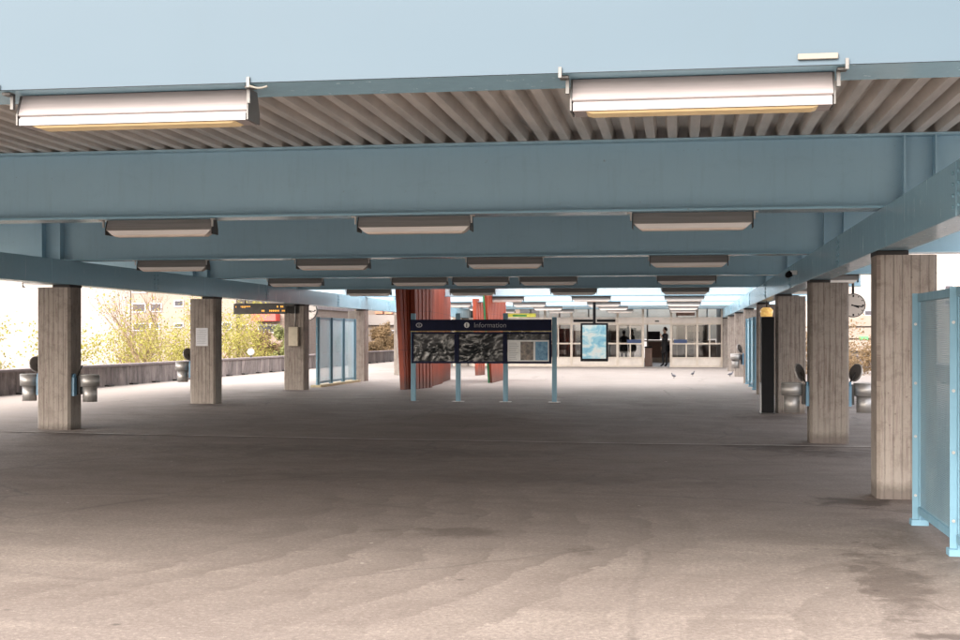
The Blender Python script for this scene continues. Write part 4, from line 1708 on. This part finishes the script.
# pigeons
def make_pigeon():
    root = empty("pigeon", (0, 0, 0), "x", "pigeon", "pigeons on the deck")
    mb = MB()
    bmesh.ops.create_uvsphere(mb.bm, u_segments=14, v_segments=10, radius=1.0)
    for v_ in mb.bm.verts:
        x_, y_, z_ = v_.co
        taper = 1 - 0.35 * max(0, y_)
        v_.co = Vector((x_ * 0.06 * taper, y_ * 0.13, z_ * 0.06 * taper + 0.13 + 0.02 * -y_))
    mb.tube((0, -0.09, 0.15), (0, -0.125, 0.22), 0.04, 0.026, n=10)
    bm2 = bmesh.ops.create_uvsphere(mb.bm, u_segments=10, v_segments=8, radius=0.031, matrix=Matrix.Translation((0, -0.135, 0.238)))
    mb.quad([(-0.03, 0.10, 0.12), (0.03, 0.10, 0.12), (0.042, 0.21, 0.10), (-0.042, 0.21, 0.10)])
    for f_ in mb.bm.faces:
        f_.smooth = True
    mb.build("body", M["pigeon"], root)
    mb = MB()
    mb.tube((0, -0.16, 0.237), (0, -0.19, 0.23), 0.008, 0.002, n=6)
    mb.build("beak", M["dark_metal"], root)
    for s in (-1, 1):
        mb = MB()
        mb.tube((s * 0.025, 0.0, 0.09), (s * 0.025, 0.0, 0.0), 0.006, n=6)
        mb.box(s * 0.025 - 0.012, s * 0.025 + 0.012, -0.035, 0.012, 0.0, 0.006)
        mb.build("leg", M["dark_metal"], root)
    return root


pg = None
for (px, y, rz, lab) in ((692.5, 47.0, 0.6, "pigeon walking on the bright floor before the open door"), (674, 44.5, -2.2, "small pigeon nearest the hanging screen"),
                         (730, 46.5, 1.7, "pigeon beside the right row of columns")):
    x = X(px, y)
    if pg is None:
        pg = make_pigeon()
        pg.location = (x, y, floor_z(x, y))
        pg.rotation_euler = (0, 0, rz)
        pg["label"] = lab
        pg.scale = (0.68,) * 3
    else:
        dup(pg, (x, y, floor_z(x, y)), lab, rz)


# ------------------------------------------------------------------ trees
def tree(x, y, z, h, spread, nleaf, leafmat, lab, seed, lsize=0.06, name="spring_tree", cat="tree", trunk_r=0.14, lean=0.3):
    rnd = random.Random(seed)
    root = empty(name, (x, y, z), lab, cat, "trees beyond the deck")
    tb = MB()
    tips = []

    def branch(p, d, ln, r, lvl):
        nseg = 4
        for s_ in range(nseg):
            d = (d + Vector((rnd.uniform(-1, 1), rnd.uniform(-1, 1), rnd.uniform(-0.4, 0.6))) * 0.23).normalized()
            q = p + d * (ln / nseg)
            tb.tube(p, q, r, r * 0.86, n=6 if lvl < 2 else 4, cap=False)
            r *= 0.86
            p = q
            if lvl >= 2:
                tips.append((p.copy(), lvl))
            if lvl < 4 and s_ >= 1:
                for _ in range(1 if lvl < 1 else rnd.choice((1, 1, 2))):
                    nd = (d + Vector((rnd.uniform(-1, 1) * spread, rnd.uniform(-1, 1) * spread, rnd.uniform(-0.1, 0.6)))).normalized()
                    branch(p, nd, ln * rnd.uniform(0.5, 0.72), r * 0.62, lvl + 1)

    for _ in range(2):
        branch(Vector((0, 0, 0)), Vector((rnd.uniform(-lean, lean), rnd.uniform(-lean, lean), 1)).normalized(), h * 0.55, trunk_r, 0)
    tb.build("trunk", M["bark"], root)
    lb = MB()
    for _ in range(int(nleaf * 2.3)):
        p, lvl = rnd.choice(tips)
        p = p + Vector((rnd.gauss(0, 0.22), rnd.gauss(0, 0.22), rnd.gauss(-0.05, 0.2))) * (h / 7)
        s_ = lsize * rnd.uniform(0.5, 1.3)
        u_ = Vector((rnd.uniform(-1, 1), rnd.uniform(-1, 1), rnd.uniform(-1, 1))).normalized()
        w_ = u_.orthogonal().normalized() * s_ * 0.6
        u_ = u_ * s_
        lb.bm.faces.new([lb.bm.verts.new(q) for q in (p - u_, p + w_, p + u_, p - w_)])
    lb.build("crown", leafmat, root)
    return root


TZ = -4.98
def tpos(px, y):
    return X(px, y), y
for (px, y, topy, spread, nl, mat, lab, seed, kw) in (
    (8, 38, 303, 0.8, 4200, "leaf_y", "large airy yellow green tree at the left edge", 3, {}),
    (108, 46, 322, 0.8, 1500, "leaf_y", "sparse young tree with crooked dark stems before the white wall", 5, {}),
    (165, 56, 314, 0.85, 5200, "leaf_y", "bushy bright yellow tree behind the parapet, centre left", 8, {}),
    (150, 72, 286, 0.5, 300, "leaf_b", "tall nearly bare tree behind the bushy yellow tree", 12, {}),
    (224, 66, 325, 0.35, 2600, "leaf_y", "yellow green tree right of the notice column", 15, {}),
    (262, 72, 340, 0.9, 3600, "leaf_b", "brownish budding bush behind the far parapet", 19, dict(base=-1.3)),
    (283, 72, 339, 0.9, 3600, "leaf_g", "greenish budding bush behind the far parapet", 20, dict(base=-1.3)),
    (381, 90, 333, 0.9, 4500, "leaf_b", "brown green bush left of the red wall", 23, dict(base=-1.3)),
    (335, 88, 336, 0.9, 4000, "leaf_g", "green bush seen through the left mesh screen", 27, dict(base=-1.3)),
):
    x, yy = tpos(px, y)
    zt = HZ(topy, x, yy)
    tz_ = kw.get("base", TZ)
    tree(x, yy, tz_, (zt - tz_), spread, nl, M[mat], lab, seed, lsize=0.075 if "base" in kw else 0.05, trunk_r=0.07 if "base" in kw else 0.19, name="budding_bush" if "base" in kw else "spring_tree", cat="bush" if "base" in kw else "tree")



mb = MB()
mb.box(-48, -17.6, 62, 77.5, -5.1, -1.32, 0.4)
mb.box(-48, -16.6, 79.5, 99, -5.1, -1.32, 0.4)
tag(mb.build("embankment", M["terrain"]), kind="structure")

# ------------------------------------------------------------------ buildings
def building(lab, x0, x1, y, depth, ztop, wallmat, windows, name="apartment_building", extra=None):
    root = empty(name, ((x0 + x1) / 2, y, -5), lab, "building")
    mb = MB()
    mb.box(x0, x1, y, y + depth, -5, ztop)
    w_ = mb.build("wall", M[wallmat], root)
    w_.location = (-(x0 + x1) / 2, -y, 5)
    mb = MB()
    mb.box(x0 - .15, x1 + .15, y - .15, y + depth + .15, ztop + .002, ztop + .25)
    r_ = mb.build("roof", M["coping"], root)
    r_.location = w_.location
    for (a, c_, z0, z1) in windows:
        mb = MB()
        t = 0.07
        mb.box(a, c_, y - 0.06, y - 0.002, z0, z0 + t)
        mb.box(a, c_, y - 0.06, y - 0.002, z1 - t, z1)
        nb = max(1, int(round((c_ - a) / 1.0)))
        for k in range(nb + 1):
            xx = a + (c_ - a - t) * k / nb
            mb.box(xx, xx + t, y - 0.058, y - 0.003, z0 + t, z1 - t)
        f_ = mb.build("window", M["grey_print"], root)
        f_.location = w_.location
        mb = MB()
        mb.box(a + t, c_ - t, y - 0.03, y - 0.012, z0 + t, z1 - t)
        p_ = mb.build("pane", M["far_window"], f_)
    return root, w_


def wz(py, px, y):
    return HZ(py, X(px, y), y)


def wins(y, lst):
    return [(X(a, y), X(c, y), wz(p1, (a + c) / 2, y), wz(p0, (a + c) / 2, y)) for (a, c, p0, p1) in lst]


yA = 84
building("blank white rendered building behind the sparse tree", X(-160, yA), X(130, yA), yA, 14, 12, "white_wall", wins(yA, [(-120, -100, 300, 312), (-80, -60, 300, 312)]))
yB = 83.7
building("cream building with small windows behind the yellow tree", X(131, yB), X(236, yB), yB, 14, 13, "cream_wall",
         wins(yB, [(150, 162, 303, 312), (150, 160, 323, 330), (190, 200, 303, 311), (190, 200, 322, 329), (222, 232, 322, 330), (132, 146, 303, 312.5), (133, 147, 323, 331), (174, 184, 323, 328), (208, 218, 303, 311), (132, 147, 285, 293), (174, 184, 300, 307)]))
yC = 78
bC, wC = building("pinkish brick building with red awning behind the far parapet", X(240, yC), X(296, yC), yC, 14, wz(308, 260, yC), "brick",
         wins(yC, [(241, 249.5, 324.5, 332.5), (258, 280, 324.5, 333)]), "brick_building")
mb = MB()
a, c_ = X(256, yC), X(280, yC)
mb.box(a, c_, yC - 0.9, yC - 0.002, wz(321, 268, yC), wz(314, 268, yC))
aw = mb.build("awning", M["red_awning"], bC)
aw.location = wC.location
yD = 100
bD, wD = building("long low pale building with a white band and window row", X(283, yD), X(520, yD), yD, 14, wz(303, 360, yD), "cream_wall",
         wins(yD, [(300, 316, 331, 338), (318, 332, 331, 338), (334, 352, 331, 338), (372, 398, 330, 339), (402, 430, 330, 339), (440, 470, 330, 339)]), "office_building")
mb = MB()
mb.box(X(283, yD), X(520, yD), yD - 0.35, yD - 0.002, wz(325, 350, yD), wz(315, 350, yD))
o = mb.build("white_band", M["white_wall"], bD)
o.location = wD.location
mb = MB()
for k in range(22):
    a = X(300 + k * 9.5, yD)
    if k % 3 != 1:
        mb.box(a, a + 0.6, yD - 0.3, yD - 0.002, wz(314, 350, yD), wz(308 + (k % 2) * 2, 350, yD))
o = mb.build("balcony_boards", M["tiles"], bD)
o.location = wD.location
# red storey further back
yE = 120
building("tall pale building rising behind the low buildings", X(200, yE), X(470, yE), yE, 12, 12, "white_wall",
         wins(yE, [(246 + 16 * k, 256 + 16 * k, 303, 309) for k in range(9)]))
# right side
yF = 88
bF, wF = building("white balcony building seen between the right columns", X(780, yF), X(1010, yF), yF, 14, 12, "white_wall",
         wins(yF, [(850, 862, 322, 328), (852, 866, 334, 338.5), (836, 846, 322, 328), (864, 878, 310, 316), (880, 900, 322, 328), (850, 862, 300, 306), (944, 954, 300, 306), (944, 954, 285, 291)]))
mb = MB()
for k in range(3):
    z = wz(333 + 12 * k - 12, 858, yF)
    mb.box(X(838, yF), X(900, yF), yF - 0.9, yF - 0.003, z - 0.35, z - 0.2)
    mb.box(X(838, yF), X(900, yF), yF - 0.9, yF - 0.85, z - 0.2, z + 0.35)
o = mb.build("balcony", M["cream_wall"], bF)
o.location = wF.location
mb = MB()
mb.box(X(857, yF), X(866, yF), yF - 0.98, yF - 0.91, wz(339.5, 861, yF), wz(336.5, 861, yF))
o = mb.build("green_sign", M["green_sign"], bF)
o.location = wF.location
x, yy = tpos(862, 50)
tree(x, yy, TZ, HZ(354, x, yy) - TZ, 0.8, 3000, M["leaf_b"], "brown budding hedge tree beyond the right parapet", 41)
x, yy = tpos(880, 56)
tree(x, yy, TZ, HZ(352, x, yy) - TZ, 0.8, 3000, M["leaf_b"], "taller budding tree beyond the right parapet", 43)

# white bollard lamp on the parapet
o = empty("globe_lamp", (X(246.5, 47.5), 47.5, 0.7), "small white globe on the left parapet", "lamp")
mb = MB()
bmesh.ops.create_uvsphere(mb.bm, u_segments=16, v_segments=12, radius=0.13, matrix=Matrix.Translation((0, 0, 0.2)))
for f_ in mb.bm.faces:
    f_.smooth = True
mb.build("globe", M["white"], o)
mb = MB()
mb.tube((0, 0, 0.0), (0, 0, 0.09), 0.04, n=10)
mb.build("stem", M["dark_metal"], o)
o.location.x = -16.12
o.location.z = 0.79

# ------------------------------------------------------------------ light
SUN_EL, SUN_AZ = R(36), R(203)      # high, behind the camera to the left
w = bpy.data.worlds.new("World")
scene.world = w
w.use_nodes = True
nt = w.node_tree
nt.nodes.clear()
out = nt.nodes.new("ShaderNodeOutputWorld")
bg = nt.nodes.new("ShaderNodeBackground")
sky = nt.nodes.new("ShaderNodeTexSky")
sky.sky_type = "NISHITA"
sky.sun_disc = False
sky.sun_elevation = SUN_EL
sky.sun_rotation = SUN_AZ
sky.dust_density = 4.0
sky.air_density = 1.0
hs = nt.nodes.new("ShaderNodeHueSaturation")
hs.inputs["Saturation"].default_value = 0.35
nt.links.new(sky.outputs[0], hs.inputs["Color"])
mx = nt.nodes.new("ShaderNodeMix")
mx.data_type = "RGBA"
mx.blend_type = "MULTIPLY"
mx.inputs[0].default_value = 1.0
mx.inputs[7].default_value = (1.04, 0.995, 0.95, 1)
nt.links.new(hs.outputs[0], mx.inputs[6])
nt.links.new(mx.outputs[2], bg.inputs[0])
bg.inputs[1].default_value = 0.90
nt.links.new(bg.outputs[0], out.inputs[0])

sd = bpy.data.lights.new("sun", "SUN")
sd.energy = 2.0
sd.angle = R(30)
sd.color = (1.0, 0.96, 0.91)
so = bpy.data.objects.new("sun", sd)
# direction towards the sun for sky rotation: azimuth measured from +Y clockwise
dirv = Vector((math.sin(SUN_AZ) * math.cos(SUN_EL), math.cos(SUN_AZ) * math.cos(SUN_EL), math.sin(SUN_EL)))
so.rotation_euler = dirv.to_track_quat("Z", "Y").to_euler()
so.location = (0, -10, 30)
COL.objects.link(so)

scene.view_settings.view_transform = "Standard"
scene.view_settings.look = "None"
scene.view_settings.exposure = 0
scene.view_settings.gamma = 1
scene.cycles.use_denoising = True
scene.cycles.max_bounces = 10
scene.cycles.diffuse_bounces = 6
scene.cycles.glossy_bounces = 4
scene.cycles.transparent_max_bounces = 16
scene.cycles.sample_clamp_indirect = 8
